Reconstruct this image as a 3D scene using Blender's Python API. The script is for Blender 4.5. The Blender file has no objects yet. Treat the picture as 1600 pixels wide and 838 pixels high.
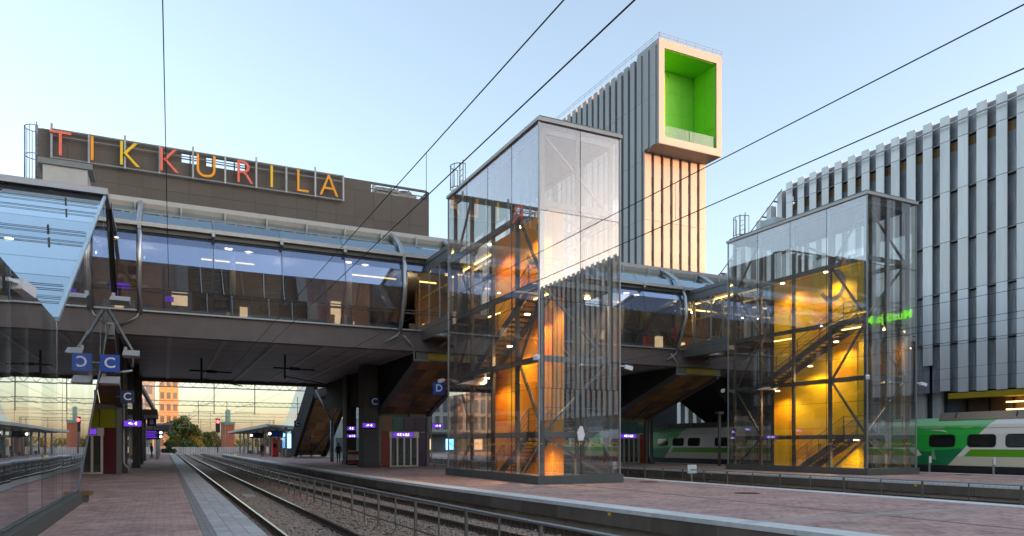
import bpy, bmesh, math, random
import numpy as np
from mathutils import Vector, Matrix

random.seed(7)
rng = np.random.default_rng(11)
R = math.radians
S = bpy.context.scene
COL = S.collection

# ---------------------------------------------------------------- camera
cd = bpy.data.cameras.new('camera')
cam = bpy.data.objects.new('camera', cd)
COL.objects.link(cam)
cam.location = (0, 0, 1.65)
cam.rotation_euler = (R(90), 0, R(-25.9))
cd.sensor_fit = 'HORIZONTAL'
cd.sensor_width = 36
cd.lens = 25.2
cd.shift_y = 0.172
cd.clip_start = 0.1
cd.clip_end = 6000
S.camera = cam

# ---------------------------------------------------------------- sky, sun, exposure
SUN_EL, SUN_AZ = 3.4, 132.0          # degrees; azimuth clockwise from +Y
w = bpy.data.worlds.new('World')
S.world = w
w.use_nodes = True
nt = w.node_tree
bg = nt.nodes['Background']
sky = nt.nodes.new('ShaderNodeTexSky')
sky.sky_type = 'NISHITA'
sky.sun_disc = False
sky.sun_elevation = R(SUN_EL)
sky.sun_rotation = R(SUN_AZ)
sky.altitude = 40
sky.air_density = 1.0
sky.dust_density = 1.9
sky.ozone_density = 2.1
hs = nt.nodes.new('ShaderNodeHueSaturation')
hs.inputs['Saturation'].default_value = 0.66
nt.links.new(sky.outputs[0], hs.inputs['Color'])
nt.links.new(hs.outputs[0], bg.inputs[0])
bg.inputs[1].default_value = 0.15

ld = bpy.data.lights.new('sun', 'SUN')
ld.energy = 1.1
ld.angle = R(0.6)
ld.color = (1.0, 0.34, 0.09)
sun = bpy.data.objects.new('sun', ld)
COL.objects.link(sun)
sdir = Vector((math.sin(R(SUN_AZ)) * math.cos(R(SUN_EL)), math.cos(R(SUN_AZ)) * math.cos(R(SUN_EL)), math.sin(R(SUN_EL))))
sun.rotation_euler = sdir.to_track_quat('Z', 'Y').to_euler()
sun.location = (20, -20, 60)

S.view_settings.view_transform = 'Standard'
S.view_settings.look = 'None'
S.view_settings.gamma = 1
S.view_settings.exposure = 2.75
S.render.engine = 'CYCLES'
cy = S.cycles
cy.use_denoising = True
cy.max_bounces = 10
cy.diffuse_bounces = 3
cy.glossy_bounces = 5
cy.transmission_bounces = 6
cy.transparent_max_bounces = 40
cy.sample_clamp_indirect = 4
cy.caustics_reflective = False
cy.caustics_refractive = False

# ---------------------------------------------------------------- helpers: materials
MATS = {}


def mat(name, col, rough=0.7, metal=0.0, var=0.12, scale=6.0, bump=0.0, spec=0.4, stretch=None):
    """Principled material with a two-octave colour variation and optional fine bump."""
    m = bpy.data.materials.new(name)
    m.use_nodes = True
    t = m.node_tree
    b = t.nodes['Principled BSDF']
    b.inputs['Roughness'].default_value = rough
    b.inputs['Metallic'].default_value = metal
    b.inputs['Specular IOR Level'].default_value = spec
    tc = t.nodes.new('ShaderNodeTexCoord')
    geo = t.nodes.new('ShaderNodeNewGeometry')
    mp = t.nodes.new('ShaderNodeMapping')
    if stretch:
        mp.inputs['Scale'].default_value = stretch
    t.links.new(geo.outputs['Position'], mp.inputs[0])
    n = t.nodes.new('ShaderNodeTexNoise')
    n.inputs['Scale'].default_value = scale
    n.inputs['Detail'].default_value = 8
    n.inputs['Roughness'].default_value = 0.65
    t.links.new(mp.outputs[0], n.inputs[0])
    oi = t.nodes.new('ShaderNodeObjectInfo')
    ad = t.nodes.new('ShaderNodeMath')
    ad.operation = 'MULTIPLY_ADD'
    ad.inputs[1].default_value = 0.35
    t.links.new(oi.outputs['Random'], ad.inputs[0])
    t.links.new(n.outputs['Fac'], ad.inputs[2])
    mr = t.nodes.new('ShaderNodeMapRange')
    mr.inputs['From Min'].default_value = 0.35
    mr.inputs['From Max'].default_value = 1.0
    mr.inputs['To Min'].default_value = 1 - var
    mr.inputs['To Max'].default_value = 1 + var
    t.links.new(ad.outputs[0], mr.inputs[0])
    mx = t.nodes.new('ShaderNodeMix')
    mx.data_type = 'RGBA'
    mx.blend_type = 'MULTIPLY'
    mx.inputs[0].default_value = 1
    mx.inputs[6].default_value = (*col, 1)
    t.links.new(mr.outputs[0], mx.inputs[7])
    t.links.new(mx.outputs[2], b.inputs['Base Color'])
    if bump:
        n2 = t.nodes.new('ShaderNodeTexNoise')
        n2.inputs['Scale'].default_value = scale * 6
        n2.inputs['Detail'].default_value = 6
        t.links.new(mp.outputs[0], n2.inputs[0])
        bp = t.nodes.new('ShaderNodeBump')
        bp.inputs['Strength'].default_value = bump
        bp.inputs['Distance'].default_value = 0.02
        t.links.new(n2.outputs['Fac'], bp.inputs['Height'])
        t.links.new(bp.outputs[0], b.inputs['Normal'])
    MATS[name] = m
    return m


def glass(name, tint=(0.86, 0.9, 0.9), f0=0.06, k=0.85, power=3.0, rcol=(1, 1, 1), wave=0.25, wscale=0.5, dirt=0.06):
    """Thin pane: clear transmission mixed with a mirror by view angle, slightly wavy."""
    m = bpy.data.materials.new(name)
    m.use_nodes = True
    t = m.node_tree
    t.nodes.remove(t.nodes['Principled BSDF'])
    out = t.nodes['Material Output']
    tr = t.nodes.new('ShaderNodeBsdfTransparent')
    tr.inputs[0].default_value = (*tint, 1)
    gl = t.nodes.new('ShaderNodeBsdfGlossy')
    gl.inputs['Color'].default_value = (*rcol, 1)
    gl.inputs['Roughness'].default_value = 0.0
    lw = t.nodes.new('ShaderNodeLayerWeight')
    lw.inputs[0].default_value = 0.5
    pw = t.nodes.new('ShaderNodeMath')
    pw.operation = 'POWER'
    pw.inputs[1].default_value = power
    t.links.new(lw.outputs['Facing'], pw.inputs[0])
    ma = t.nodes.new('ShaderNodeMath')
    ma.operation = 'MULTIPLY_ADD'
    ma.use_clamp = True
    ma.inputs[1].default_value = k
    ma.inputs[2].default_value = f0
    t.links.new(pw.outputs[0], ma.inputs[0])
    ob = t.nodes.new('ShaderNodeObjectInfo')
    vr = t.nodes.new('ShaderNodeMath')
    vr.operation = 'MULTIPLY_ADD'
    vr.inputs[1].default_value = 0.3
    vr.inputs[2].default_value = 0.82
    t.links.new(ob.outputs['Random'], vr.inputs[0])
    mm = t.nodes.new('ShaderNodeMath')
    mm.operation = 'MULTIPLY'
    mm.use_clamp = True
    t.links.new(ma.outputs[0], mm.inputs[0])
    t.links.new(vr.outputs[0], mm.inputs[1])
    mx = t.nodes.new('ShaderNodeMixShader')
    t.links.new(mm.outputs[0], mx.inputs[0])
    t.links.new(tr.outputs[0], mx.inputs[1])
    t.links.new(gl.outputs[0], mx.inputs[2])
    # dust film and dried rain streaks
    gp = t.nodes.new('ShaderNodeNewGeometry')
    mpd = t.nodes.new('ShaderNodeMapping')
    mpd.inputs['Scale'].default_value = (2.2, 2.2, 0.25)
    t.links.new(gp.outputs['Position'], mpd.inputs[0])
    nd = t.nodes.new('ShaderNodeTexNoise')
    nd.inputs['Scale'].default_value = 1.6
    nd.inputs['Detail'].default_value = 8
    nd.inputs['Roughness'].default_value = 0.7
    t.links.new(mpd.outputs[0], nd.inputs[0])
    md = t.nodes.new('ShaderNodeMapRange')
    md.inputs['From Min'].default_value = 0.35
    md.inputs['From Max'].default_value = 0.75
    md.inputs['To Min'].default_value = dirt * 0.3
    md.inputs['To Max'].default_value = dirt * 1.6
    t.links.new(nd.outputs['Fac'], md.inputs[0])
    df = t.nodes.new('ShaderNodeBsdfDiffuse')
    df.inputs[0].default_value = (0.55, 0.53, 0.51, 1)
    mxd = t.nodes.new('ShaderNodeMixShader')
    t.links.new(md.outputs[0], mxd.inputs[0])
    t.links.new(mx.outputs[0], mxd.inputs[1])
    t.links.new(df.outputs[0], mxd.inputs[2])
    t.links.new(mxd.outputs[0], out.inputs[0])
    if wave:
        geo = t.nodes.new('ShaderNodeNewGeometry')
        oi = t.nodes.new('ShaderNodeObjectInfo')
        va = t.nodes.new('ShaderNodeVectorMath')
        va.operation = 'MULTIPLY_ADD'
        va.inputs[1].default_value = (37, 53, 11)
        cb = t.nodes.new('ShaderNodeCombineXYZ')
        for i in range(3):
            t.links.new(oi.outputs['Random'], cb.inputs[i])
        t.links.new(cb.outputs[0], va.inputs[0])
        t.links.new(geo.outputs['Position'], va.inputs[2])
        n = t.nodes.new('ShaderNodeTexNoise')
        n.inputs['Scale'].default_value = wscale
        n.inputs['Detail'].default_value = 1
        t.links.new(va.outputs[0], n.inputs[0])
        bp = t.nodes.new('ShaderNodeBump')
        bp.inputs['Strength'].default_value = wave
        bp.inputs['Distance'].default_value = 0.06
        t.links.new(n.outputs['Fac'], bp.inputs['Height'])
        t.links.new(bp.outputs[0], gl.inputs['Normal'])
    MATS[name] = m
    return m


def emit(name, col, strength):
    m = bpy.data.materials.new(name)
    m.use_nodes = True
    b = m.node_tree.nodes['Principled BSDF']
    b.inputs['Base Color'].default_value = (*[c * 0.5 for c in col], 1)
    b.inputs['Emission Color'].default_value = (*col, 1)
    b.inputs['Emission Strength'].default_value = strength
    MATS[name] = m
    return m


# ---------------------------------------------------------------- helpers: objects
WORLD = {}          # object name -> world location of its origin
BOXES = {}


def wl(o):
    return WORLD[o.name] if o is not None else Vector((0, 0, 0))


def link(o, parent, loc):
    COL.objects.link(o)
    WORLD[o.name] = Vector(loc)
    if parent is not None:
        o.parent = parent
    o.location = Vector(loc) - wl(parent)
    return o


def tag(o, label, cat=None, group=None, kind=None):
    if label:
        o['label'] = label
    if cat:
        o['category'] = cat
    if group:
        o['group'] = group
    if kind:
        o['kind'] = kind
    return o


def thing(name, label, cat, loc=(0, 0, 0), group=None):
    o = bpy.data.objects.new(name, None)
    o.empty_display_size = 0.3
    link(o, None, loc)
    return tag(o, label, cat, group)


def bx(name, m, x0, x1, y0, y1, z0, z1, parent=None):
    """axis-aligned box; alike boxes share one mesh"""
    key = (round(x1 - x0, 4), round(y1 - y0, 4), round(z1 - z0, 4), m.name)
    me = BOXES.get(key)
    if me is None:
        a, b, c = key[0] / 2, key[1] / 2, key[2] / 2
        v = [(sx * a, sy * b, sz * c) for sx in (-1, 1) for sy in (-1, 1) for sz in (-1, 1)]
        f = [(0, 1, 3, 2), (4, 6, 7, 5), (0, 4, 5, 1), (2, 3, 7, 6), (0, 2, 6, 4), (1, 5, 7, 3)]
        me = bpy.data.meshes.new(name)
        me.from_pydata(v, [], f)
        me.materials.append(m)
        BOXES[key] = me
    o = bpy.data.objects.new(name, me)
    return link(o, parent, ((x0 + x1) / 2, (y0 + y1) / 2, (z0 + z1) / 2))


class MB:
    """collects shapes for ONE mesh object, in world coordinates"""

    def __init__(s):
        s.v = []
        s.f = []

    def add(s, vs, fs):
        n = len(s.v)
        s.v += [tuple(p) for p in vs]
        s.f += [tuple(i + n for i in f) for f in fs]
        return s

    def box(s, x0, x1, y0, y1, z0, z1):
        v = [(x, y, z) for x in (x0, x1) for y in (y0, y1) for z in (z0, z1)]
        return s.add(v, [(0, 1, 3, 2), (4, 6, 7, 5), (0, 4, 5, 1), (2, 3, 7, 6), (0, 2, 6, 4), (1, 5, 7, 3)])

    def bar(s, p, q, wd, ht=None, up=(0, 0, 1)):
        ht = wd if ht is None else ht
        p, q = Vector(p), Vector(q)
        d = (q - p).normalized()
        up = Vector(up)
        if abs(d.dot(up)) > 0.98:
            up = Vector((0, 1, 0))
        a = d.cross(up).normalized() * wd / 2
        b = a.cross(d).normalized() * ht / 2
        v = [p - a - b, p + a - b, p + a + b, p - a + b, q - a - b, q + a - b, q + a + b, q - a + b]
        return s.add(v, [(3, 2, 1, 0), (4, 5, 6, 7), (0, 1, 5, 4), (1, 2, 6, 5), (2, 3, 7, 6), (3, 0, 4, 7)])

    def tube(s, pts, r, n=8, cap=True):
        pts = [Vector(p) for p in pts]
        rings = []
        rr = r if isinstance(r, (list, tuple)) else [r] * len(pts)
        for i, p in enumerate(pts):
            d = (pts[min(i + 1, len(pts) - 1)] - pts[max(i - 1, 0)]).normalized()
            up = Vector((0, 0, 1)) if abs(d.z) < 0.9 else Vector((1, 0, 0))
            a = d.cross(up).normalized()
            b = a.cross(d).normalized()
            rings.append([p + (a * math.cos(2 * math.pi * k / n) + b * math.sin(2 * math.pi * k / n)) * rr[i] for k in range(n)])
        v = [q for g in rings for q in g]
        f = []
        for i in range(len(pts) - 1):
            for k in range(n):
                k2 = (k + 1) % n
                f.append((i * n + k, i * n + k2, (i + 1) * n + k2, (i + 1) * n + k))
        if cap:
            f.append(tuple(range(n))[::-1])
            f.append(tuple((len(pts) - 1) * n + k for k in range(n)))
        return s.add(v, f)

    def prism(s, poly, axis, a, b):
        """2-D polygon extruded along an axis from a to b. axis x: poly is (y, z); y: (x, z); z: (x, y)"""
        def P(p, t):
            return {'x': (t, p[0], p[1]), 'y': (p[0], t, p[1]), 'z': (p[0], p[1], t)}[axis]
        n = len(poly)
        v = [P(p, a) for p in poly] + [P(p, b) for p in poly]
        f = [tuple(range(n))[::-1], tuple(range(n, 2 * n))]
        f += [(i, (i + 1) % n, n + (i + 1) % n, n + i) for i in range(n)]
        return s.add(v, f)

    def slab(s, pts, th):
        """planar polygon in space given thickness th along its normal"""
        pts = [Vector(p) for p in pts]
        nrm = (pts[1] - pts[0]).cross(pts[2] - pts[0]).normalized() * th / 2
        n = len(pts)
        v = [p - nrm for p in pts] + [p + nrm for p in pts]
        f = [tuple(range(n))[::-1], tuple(range(n, 2 * n))]
        f += [(i, (i + 1) % n, n + (i + 1) % n, n + i) for i in range(n)]
        return s.add(v, f)

    def disc(s, c, r, h, n=16):
        return s.tube([c, (c[0], c[1], c[2] + h)], r, n)

    def build(s, name, m, parent=None, smooth=False, fix=True):
        v = np.array(s.v, dtype=float)
        if parent is None:
            lo, hi = v.min(0), v.max(0)
            org = Vector(((lo[0] + hi[0]) / 2, (lo[1] + hi[1]) / 2, lo[2]))
        else:
            lo, hi = v.min(0), v.max(0)
            org = Vector(((lo + hi) / 2).tolist())
        me = bpy.data.meshes.new(name)
        me.from_pydata((v - np.array(org)).tolist(), [], s.f)
        if fix and len(s.f) < 60000:
            b = bmesh.new()
            b.from_mesh(me)
            bmesh.ops.recalc_face_normals(b, faces=b.faces)
            b.to_mesh(me)
            b.free()
        me.materials.append(m)
        if smooth:
            me.polygons.foreach_set('use_smooth', [True] * len(me.polygons))
        o = bpy.data.objects.new(name, me)
        return link(o, parent, org)


def rod(name, m, p, q, wd, parent=None, ht=None):
    return MB().bar(p, q, wd, ht).build(name, m, parent)


def pipe(name, m, pts, r, parent=None, n=8):
    return MB().tube(pts, r, n).build(name, m, parent, smooth=True)


def text(name, s, m, size, loc, facing, parent=None, ext=0.01, align='CENTER', squash=1.0, bold=0.0):
    """lettering as a thin solid. facing '-y' or '-x' is the way it looks; loc is its middle"""
    c = bpy.data.curves.new(name, 'FONT')
    c.body = s
    c.size = size
    c.extrude = ext
    c.offset = bold
    c.align_x = align
    c.align_y = 'CENTER'
    t = bpy.data.objects.new(name, c)
    COL.objects.link(t)
    dg = bpy.context.evaluated_depsgraph_get()
    me = bpy.data.meshes.new_from_object(t.evaluated_get(dg))
    bpy.data.objects.remove(t)
    bpy.data.curves.remove(c)
    rz = {'-y': 0, '-x': R(-90), '+y': R(180), '+x': R(90)}[facing]
    me.transform(Matrix.Rotation(rz, 4, 'Z') @ Matrix.Rotation(R(90), 4, 'X') @ Matrix.Diagonal((squash, 1, 1, 1)))
    me.materials.clear()
    me.materials.append(m)
    o = bpy.data.objects.new(name, me)
    return link(o, parent, loc)


# ---------------------------------------------------------------- materials
STEEL = mat('dark_steel', (0.14, 0.132, 0.125), 0.5, 0.3, 0.15, 3)
GREYST = mat('grey_steel', (0.2, 0.2, 0.195), 0.45, 0.5, 0.12, 4)
SILVER = mat('silver_pipe', (0.5, 0.5, 0.51), 0.32, 0.85, 0.1, 3)
GALV = mat('galvanised', (0.36, 0.365, 0.37), 0.5, 0.6, 0.15, 8)
LIGHTMET = mat('pale_trim', (0.5, 0.48, 0.45), 0.55, 0.1, 0.12, 2)
BROWN = mat('brown_cladding', (0.115, 0.092, 0.076), 0.6, 0.0, 0.1, 1.2, 0.15)
FASC = mat('fascia_brown', (0.155, 0.122, 0.115), 0.55, 0.1, 0.2, 1.5)
SOFF = mat('soffit_plank', (0.42, 0.39, 0.38), 0.5, 0.2, 0.22, 0.8)
SOFFSTRIP = mat('soffit_strip', (0.6, 0.57, 0.55), 0.5, 0.2, 0.12, 2)
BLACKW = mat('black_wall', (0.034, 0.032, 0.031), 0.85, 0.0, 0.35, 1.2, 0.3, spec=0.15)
PIERM = mat('dark_concrete', (0.065, 0.062, 0.058), 0.8, 0.0, 0.3, 1.5, 0.4)
CONC = mat('concrete', (0.42, 0.385, 0.345), 0.85, 0.0, 0.28, 2.0, 0.5)
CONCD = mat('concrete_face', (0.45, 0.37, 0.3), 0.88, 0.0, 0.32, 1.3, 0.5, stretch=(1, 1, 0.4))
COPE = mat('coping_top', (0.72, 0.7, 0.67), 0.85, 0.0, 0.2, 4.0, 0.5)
PLINTH = mat('plinth_stone', (0.105, 0.108, 0.1), 0.7, 0.0, 0.15, 3)
SLAB = mat('paving_slab', (0.52, 0.485, 0.46), 0.85, 0.0, 0.22, 5, 0.4)
SLABD = mat('dark_setts', (0.3, 0.28, 0.265), 0.85, 0.0, 0.3, 5, 0.4)
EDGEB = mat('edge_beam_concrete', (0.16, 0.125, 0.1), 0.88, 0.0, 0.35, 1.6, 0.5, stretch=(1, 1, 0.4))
BAND = mat('pale_paver', (0.46, 0.36, 0.33), 0.88, 0.0, 0.2, 5, 0.4)
SLEEP = mat('sleeper_concrete', (0.26, 0.22, 0.19), 0.9, 0.0, 0.3, 4, 0.5)
RUST = mat('rusty_rail', (0.1, 0.06, 0.04), 0.75, 0.3, 0.3, 6, 0.3)
POLISH = mat('polished_rail', (0.72, 0.71, 0.7), 0.22, 0.95, 0.1, 3)
STONE = mat('ballast_stone', (0.34, 0.25, 0.195), 0.95, 0.0, 0.6, 22, 0.0, spec=0.2)
BALL = mat('ballast_bed', (0.24, 0.175, 0.135), 0.95, 0.0, 0.6, 16, 1.0, spec=0.2)
GROUNDM = mat('ground', (0.11, 0.1, 0.075), 0.95, 0.0, 0.3, 0.3, 0.4)
WHITEP = mat('white_panel', (0.42, 0.405, 0.4), 0.5, 0.05, 0.06, 0.6)
FINP = mat('fin_panel', (0.7, 0.69, 0.69), 0.42, 0.15, 0.16, 1.6, stretch=(1, 1, 0.12))
TFIN = mat('tower_fin', (0.34, 0.335, 0.33), 0.45, 0.1, 0.08, 0.4)
TGAP = mat('tower_gap', (0.1, 0.105, 0.115), 0.4, 0.2, 0.2, 1)
BLUEGREY = mat('blue_grey_wall', (0.14, 0.16, 0.19), 0.4, 0.2, 0.3, 0.6)
GREENB = mat('green_box', (0.2, 0.62, 0.04), 0.55, 0, 0.05, 1)
ORANGE = mat('orange_wall', (0.95, 0.36, 0.0), 0.5, 0, 0.06, 0.7)
ORANGED = mat('deep_orange_wall', (0.8, 0.24, 0.0), 0.5, 0, 0.06, 0.7)
AMBER = mat('amber_wall', (0.92, 0.45, 0.0), 0.5, 0, 0.06, 0.7)
YELLOW = mat('yellow_wall', (0.92, 0.6, 0.0), 0.5, 0, 0.06, 0.7)
TREAD = mat('stair_tread', (0.06, 0.05, 0.04), 0.7, 0, 0.2, 4)
NOSE = mat('tread_nosing', (0.8, 0.5, 0.03), 0.6, 0, 0.1, 4)
WOODP = mat('brown_soffit_panel', (0.27, 0.15, 0.045), 0.5, 0, 0.5, 0.7)
MUSTARD = mat('mustard_panel', (0.42, 0.28, 0.015), 0.5, 0, 0.15, 1)
DOORF = mat('door_frame', (0.45, 0.42, 0.38), 0.4, 0.6, 0.1, 3)
BLUES = mat('sign_blue', (0.01, 0.075, 0.42), 0.4, 0, 0.04, 2)
NAVY = mat('sign_navy', (0.012, 0.025, 0.11), 0.4, 0, 0.05, 2)
WHITE = mat('white_paint', (0.8, 0.8, 0.8), 0.5, 0, 0.03, 2)
SIGNR = mat('letter_red', (0.85, 0.06, 0.04), 0.45, 0, 0.03, 2)
SIGNO = mat('letter_orange', (0.95, 0.36, 0.01), 0.45, 0, 0.03, 2)
SIGNY = mat('letter_yellow', (0.9, 0.56, 0.01), 0.45, 0, 0.03, 2)
SIGNRL = mat('letter_coral', (0.9, 0.17, 0.11), 0.45, 0, 0.03, 2)
WIRE = mat('wire', (0.03, 0.028, 0.027), 0.6, 0.5, 0.1, 3)
MAST = mat('mast_steel', (0.3, 0.28, 0.25), 0.6, 0.3, 0.15, 3)
ROOFM = mat('roof_membrane', (0.2, 0.2, 0.2), 0.8, 0, 0.15, 2)
INTFL = mat('interior_floor', (0.12, 0.1, 0.085), 0.4, 0, 0.15, 2)
INTWALL = mat('interior_wall', (0.13, 0.085, 0.05), 0.5, 0, 0.4, 0.9)
INTCEIL = mat('interior_ceiling', (0.36, 0.36, 0.36), 0.7, 0, 0.1, 2)
DARK = mat('near_black', (0.015, 0.015, 0.016), 0.4, 0, 0.2, 3)
BRICK = mat('red_brick', (0.3, 0.1, 0.06), 0.85, 0, 0.25, 4, 0.3)
RUBBER = mat('train_skirt', (0.022, 0.023, 0.025), 0.6, 0.1, 0.3, 3)
TWIN = mat('train_window', (0.012, 0.016, 0.018), 0.06, 0, 0.3, 1, spec=0.7)
FACW = mat('facade_window', (0.3, 0.32, 0.36), 0.3, 0, 0.4, 0.5, spec=0.5)
DWIN = mat('dark_window', (0.02, 0.026, 0.034), 0.08, 0, 0.4, 0.5, spec=0.6)

GT = glass('tower_glass', (0.95, 0.96, 0.95), 0.14, 0.7, 4.0, (1.0, 0.96, 0.99), 0.006, 0.45, dirt=0.028)
GB = glass('bridge_glass', (0.72, 0.75, 0.78), 0.16, 0.8, 2.2, (0.86, 0.93, 1.0), 0.03, 0.5)
GBU = glass('coated_blue_glass', (0.6, 0.66, 0.78), 0.4, 0.5, 2.0, (0.5, 0.6, 0.8), 0.015, 0.5)  # blue of the reflected sky put into the tint and mirror colours
GL = glass('stair_glass', (0.72, 0.76, 0.77), 0.14, 0.9, 1.4, (0.95, 0.97, 1.0), 0.01, 0.4, dirt=0.02)
GR = glass('skylight_glass', (0.62, 0.74, 0.8), 0.4, 0.6, 2.0, (0.72, 0.86, 0.94), 0.02, 0.4)
GC = glass('clear_glass', (0.88, 0.9, 0.89), 0.05, 0.8, 3.0, (1, 1, 1), 0.0)

WARM = emit('warm_lamp', (1.0, 0.66, 0.32), 3)
STRIP = emit('warm_strip', (1.0, 0.6, 0.18), 1.1)
FENCE = mat('fence_steel', (0.17, 0.155, 0.14), 0.6, 0.4, 0.2, 5)
PURP = emit('purple_display', (0.12, 0.03, 0.5), 0.2)
DISPW = emit('display_white', (0.85, 0.8, 1.0), 0.5)
REDL = emit('red_signal', (1.0, 0.03, 0.03), 3)
SCRB = emit('blue_screen', (0.15, 0.45, 0.9), 0.9)
SHOPL = emit('lit_shelf', (1.0, 0.68, 0.36), 0.2)
GREENL = emit('green_letters', (0.22, 0.85, 0.02), 0.4)
WHITEL = emit('white_letters', (0.9, 0.9, 0.9), 0.6)


def brick_paving():
    m = bpy.data.materials.new('red_paving')
    m.use_nodes = True
    t = m.node_tree
    b = t.nodes['Principled BSDF']
    b.inputs['Roughness'].default_value = 0.88
    b.inputs['Specular IOR Level'].default_value = 0.25
    geo = t.nodes.new('ShaderNodeNewGeometry')
    br = t.nodes.new('ShaderNodeTexBrick')
    br.inputs['Scale'].default_value = 1.0
    br.inputs['Brick Width'].default_value = 0.28
    br.inputs['Row Height'].default_value = 0.14
    br.inputs['Mortar Size'].default_value = 0.008
    br.inputs['Color1'].default_value = (0.53, 0.335, 0.285, 1)
    br.inputs['Color2'].default_value = (0.6, 0.4, 0.345, 1)
    br.inputs['Mortar'].default_value = (0.3, 0.225, 0.205, 1)
    t.links.new(geo.outputs['Position'], br.inputs[0])
    n = t.nodes.new('ShaderNodeTexNoise')
    n.inputs['Scale'].default_value = 0.55
    n.inputs['Detail'].default_value = 10
    n.inputs['Roughness'].default_value = 0.7
    t.links.new(geo.outputs['Position'], n.inputs[0])
    cr = t.nodes.new('ShaderNodeValToRGB')
    cr.color_ramp.elements[0].position = 0.32
    cr.color_ramp.elements[0].color = (0.72, 0.74, 0.76, 1)
    cr.color_ramp.elements[1].position = 0.7
    cr.color_ramp.elements[1].color = (1.25, 1.2, 1.17, 1)
    t.links.new(n.outputs['Fac'], cr.inputs[0])
    mx = t.nodes.new('ShaderNodeMix')
    mx.data_type = 'RGBA'
    mx.blend_type = 'MULTIPLY'
    mx.inputs[0].default_value = 1
    t.links.new(br.outputs['Color'], mx.inputs[6])
    t.links.new(cr.outputs[0], mx.inputs[7])
    # worn paths, oily stains and gum spots
    n3 = t.nodes.new('ShaderNodeTexNoise')
    n3.inputs['Scale'].default_value = 2.3
    n3.inputs['Detail'].default_value = 12
    n3.inputs['Distortion'].default_value = 1.5
    t.links.new(geo.outputs['Position'], n3.inputs[0])
    c3 = t.nodes.new('ShaderNodeValToRGB')
    c3.color_ramp.elements[0].position = 0.36
    c3.color_ramp.elements[0].color = (0.66, 0.65, 0.65, 1)
    c3.color_ramp.elements[1].position = 0.52
    c3.color_ramp.elements[1].color = (1.06, 1.06, 1.06, 1)
    t.links.new(n3.outputs['Fac'], c3.inputs[0])
    vo = t.nodes.new('ShaderNodeTexVoronoi')
    vo.inputs['Scale'].default_value = 3.2
    t.links.new(geo.outputs['Position'], vo.inputs[0])
    c4 = t.nodes.new('ShaderNodeValToRGB')
    c4.color_ramp.elements[0].position = 0.05
    c4.color_ramp.elements[0].color = (0.6, 0.6, 0.6, 1)
    c4.color_ramp.elements[1].position = 0.09
    c4.color_ramp.elements[1].color = (1, 1, 1, 1)
    t.links.new(vo.outputs['Distance'], c4.inputs[0])
    last = mx.outputs[2]
    for cc in (c3, c4):
        m2 = t.nodes.new('ShaderNodeMix')
        m2.data_type = 'RGBA'
        m2.blend_type = 'MULTIPLY'
        m2.inputs[0].default_value = 0.8
        t.links.new(last, m2.inputs[6])
        t.links.new(cc.outputs[0], m2.inputs[7])
        last = m2.outputs[2]
    t.links.new(last, b.inputs['Base Color'])
    bp = t.nodes.new('ShaderNodeBump')
    bp.inputs['Strength'].default_value = 0.5
    bp.inputs['Distance'].default_value = 0.01
    bp.invert = True
    t.links.new(br.outputs['Fac'], bp.inputs['Height'])
    t.links.new(bp.outputs[0], b.inputs['Normal'])
    return m


PAVE = brick_paving()

# ================================================================ ground, tracks, platforms
g = MB().add([(-3000, -3000, -1.2), (3000, -3000, -1.2), (3000, 3000, -1.2), (-3000, 3000, -1.2)], [(0, 1, 2, 3)]).build('ground', GROUNDM, fix=False)
tag(g, 'brown open ground around the railway', kind='structure')


def ballast_sheet(name, x0, x1, y0, y1, label, nx, ny):
    xs = np.linspace(x0, x1, nx)
    ys = np.linspace(y0, y1, ny)
    mb = MB()
    for y in ys:
        for x in xs:
            mb.v.append((x, y, -0.80 + 0.03 * (rng.random() - 0.5)))
    for j in range(ny - 1):
        for i in range(nx - 1):
            a = j * nx + i
            mb.f.append((a, a + 1, a + 1 + nx, a + nx))
    o = mb.build(name, BALL, smooth=True, fix=False)
    return tag(o, label, 'ballast', kind='stuff')


def stones(name, x0, x1, y0, y1, n, label, skip):
    """loose ballast stones, one mesh: deformed octahedra lying on the bed, thinning with distance"""
    base = np.array([(1, 0, 0), (-1, 0, 0), (0, 1, 0), (0, -1, 0), (0, 0, 1), (0, 0, -1)], float)
    fc = np.array([(0, 2, 4), (2, 1, 4), (1, 3, 4), (3, 0, 4), (2, 0, 5), (1, 2, 5), (3, 1, 5), (0, 3, 5)])
    t = rng.random(n)
    yy = y0 + (y1 - y0) * t ** 1.8
    xx = x0 + (x1 - x0) * rng.random(n)
    keep = np.ones(n, bool)
    for a, b in skip:
        keep &= ~((xx > a) & (xx < b))
    xx, yy = xx[keep], yy[keep]
    n = len(xx)
    sz = (0.028 + 0.035 * rng.random((n, 1, 1))) * (0.7 + 0.6 * rng.random((n, 6, 1)))
    ang = rng.random(n) * 6.28
    c, s_ = np.cos(ang), np.sin(ang)
    v = base[None] * sz * np.array([1.15, 0.9, 0.75])
    vx = v[..., 0] * c[:, None] - v[..., 1] * s_[:, None]
    vy = v[..., 0] * s_[:, None] + v[..., 1] * c[:, None]
    zz = -0.775 + 0.04 * rng.random(n)
    V = np.stack([vx + xx[:, None], vy + yy[:, None], v[..., 2] + zz[:, None]], -1).reshape(-1, 3)
    F = (fc[None] + (np.arange(n) * 6)[:, None, None]).reshape(-1, 3)
    me = bpy.data.meshes.new(name)
    me.from_pydata(V.tolist(), [], F.tolist())
    me.materials.append(STONE)
    o = bpy.data.objects.new(name, me)
    link(o, None, (0, 0, 0))
    return tag(o, label, 'ballast', kind='stuff')


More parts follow.
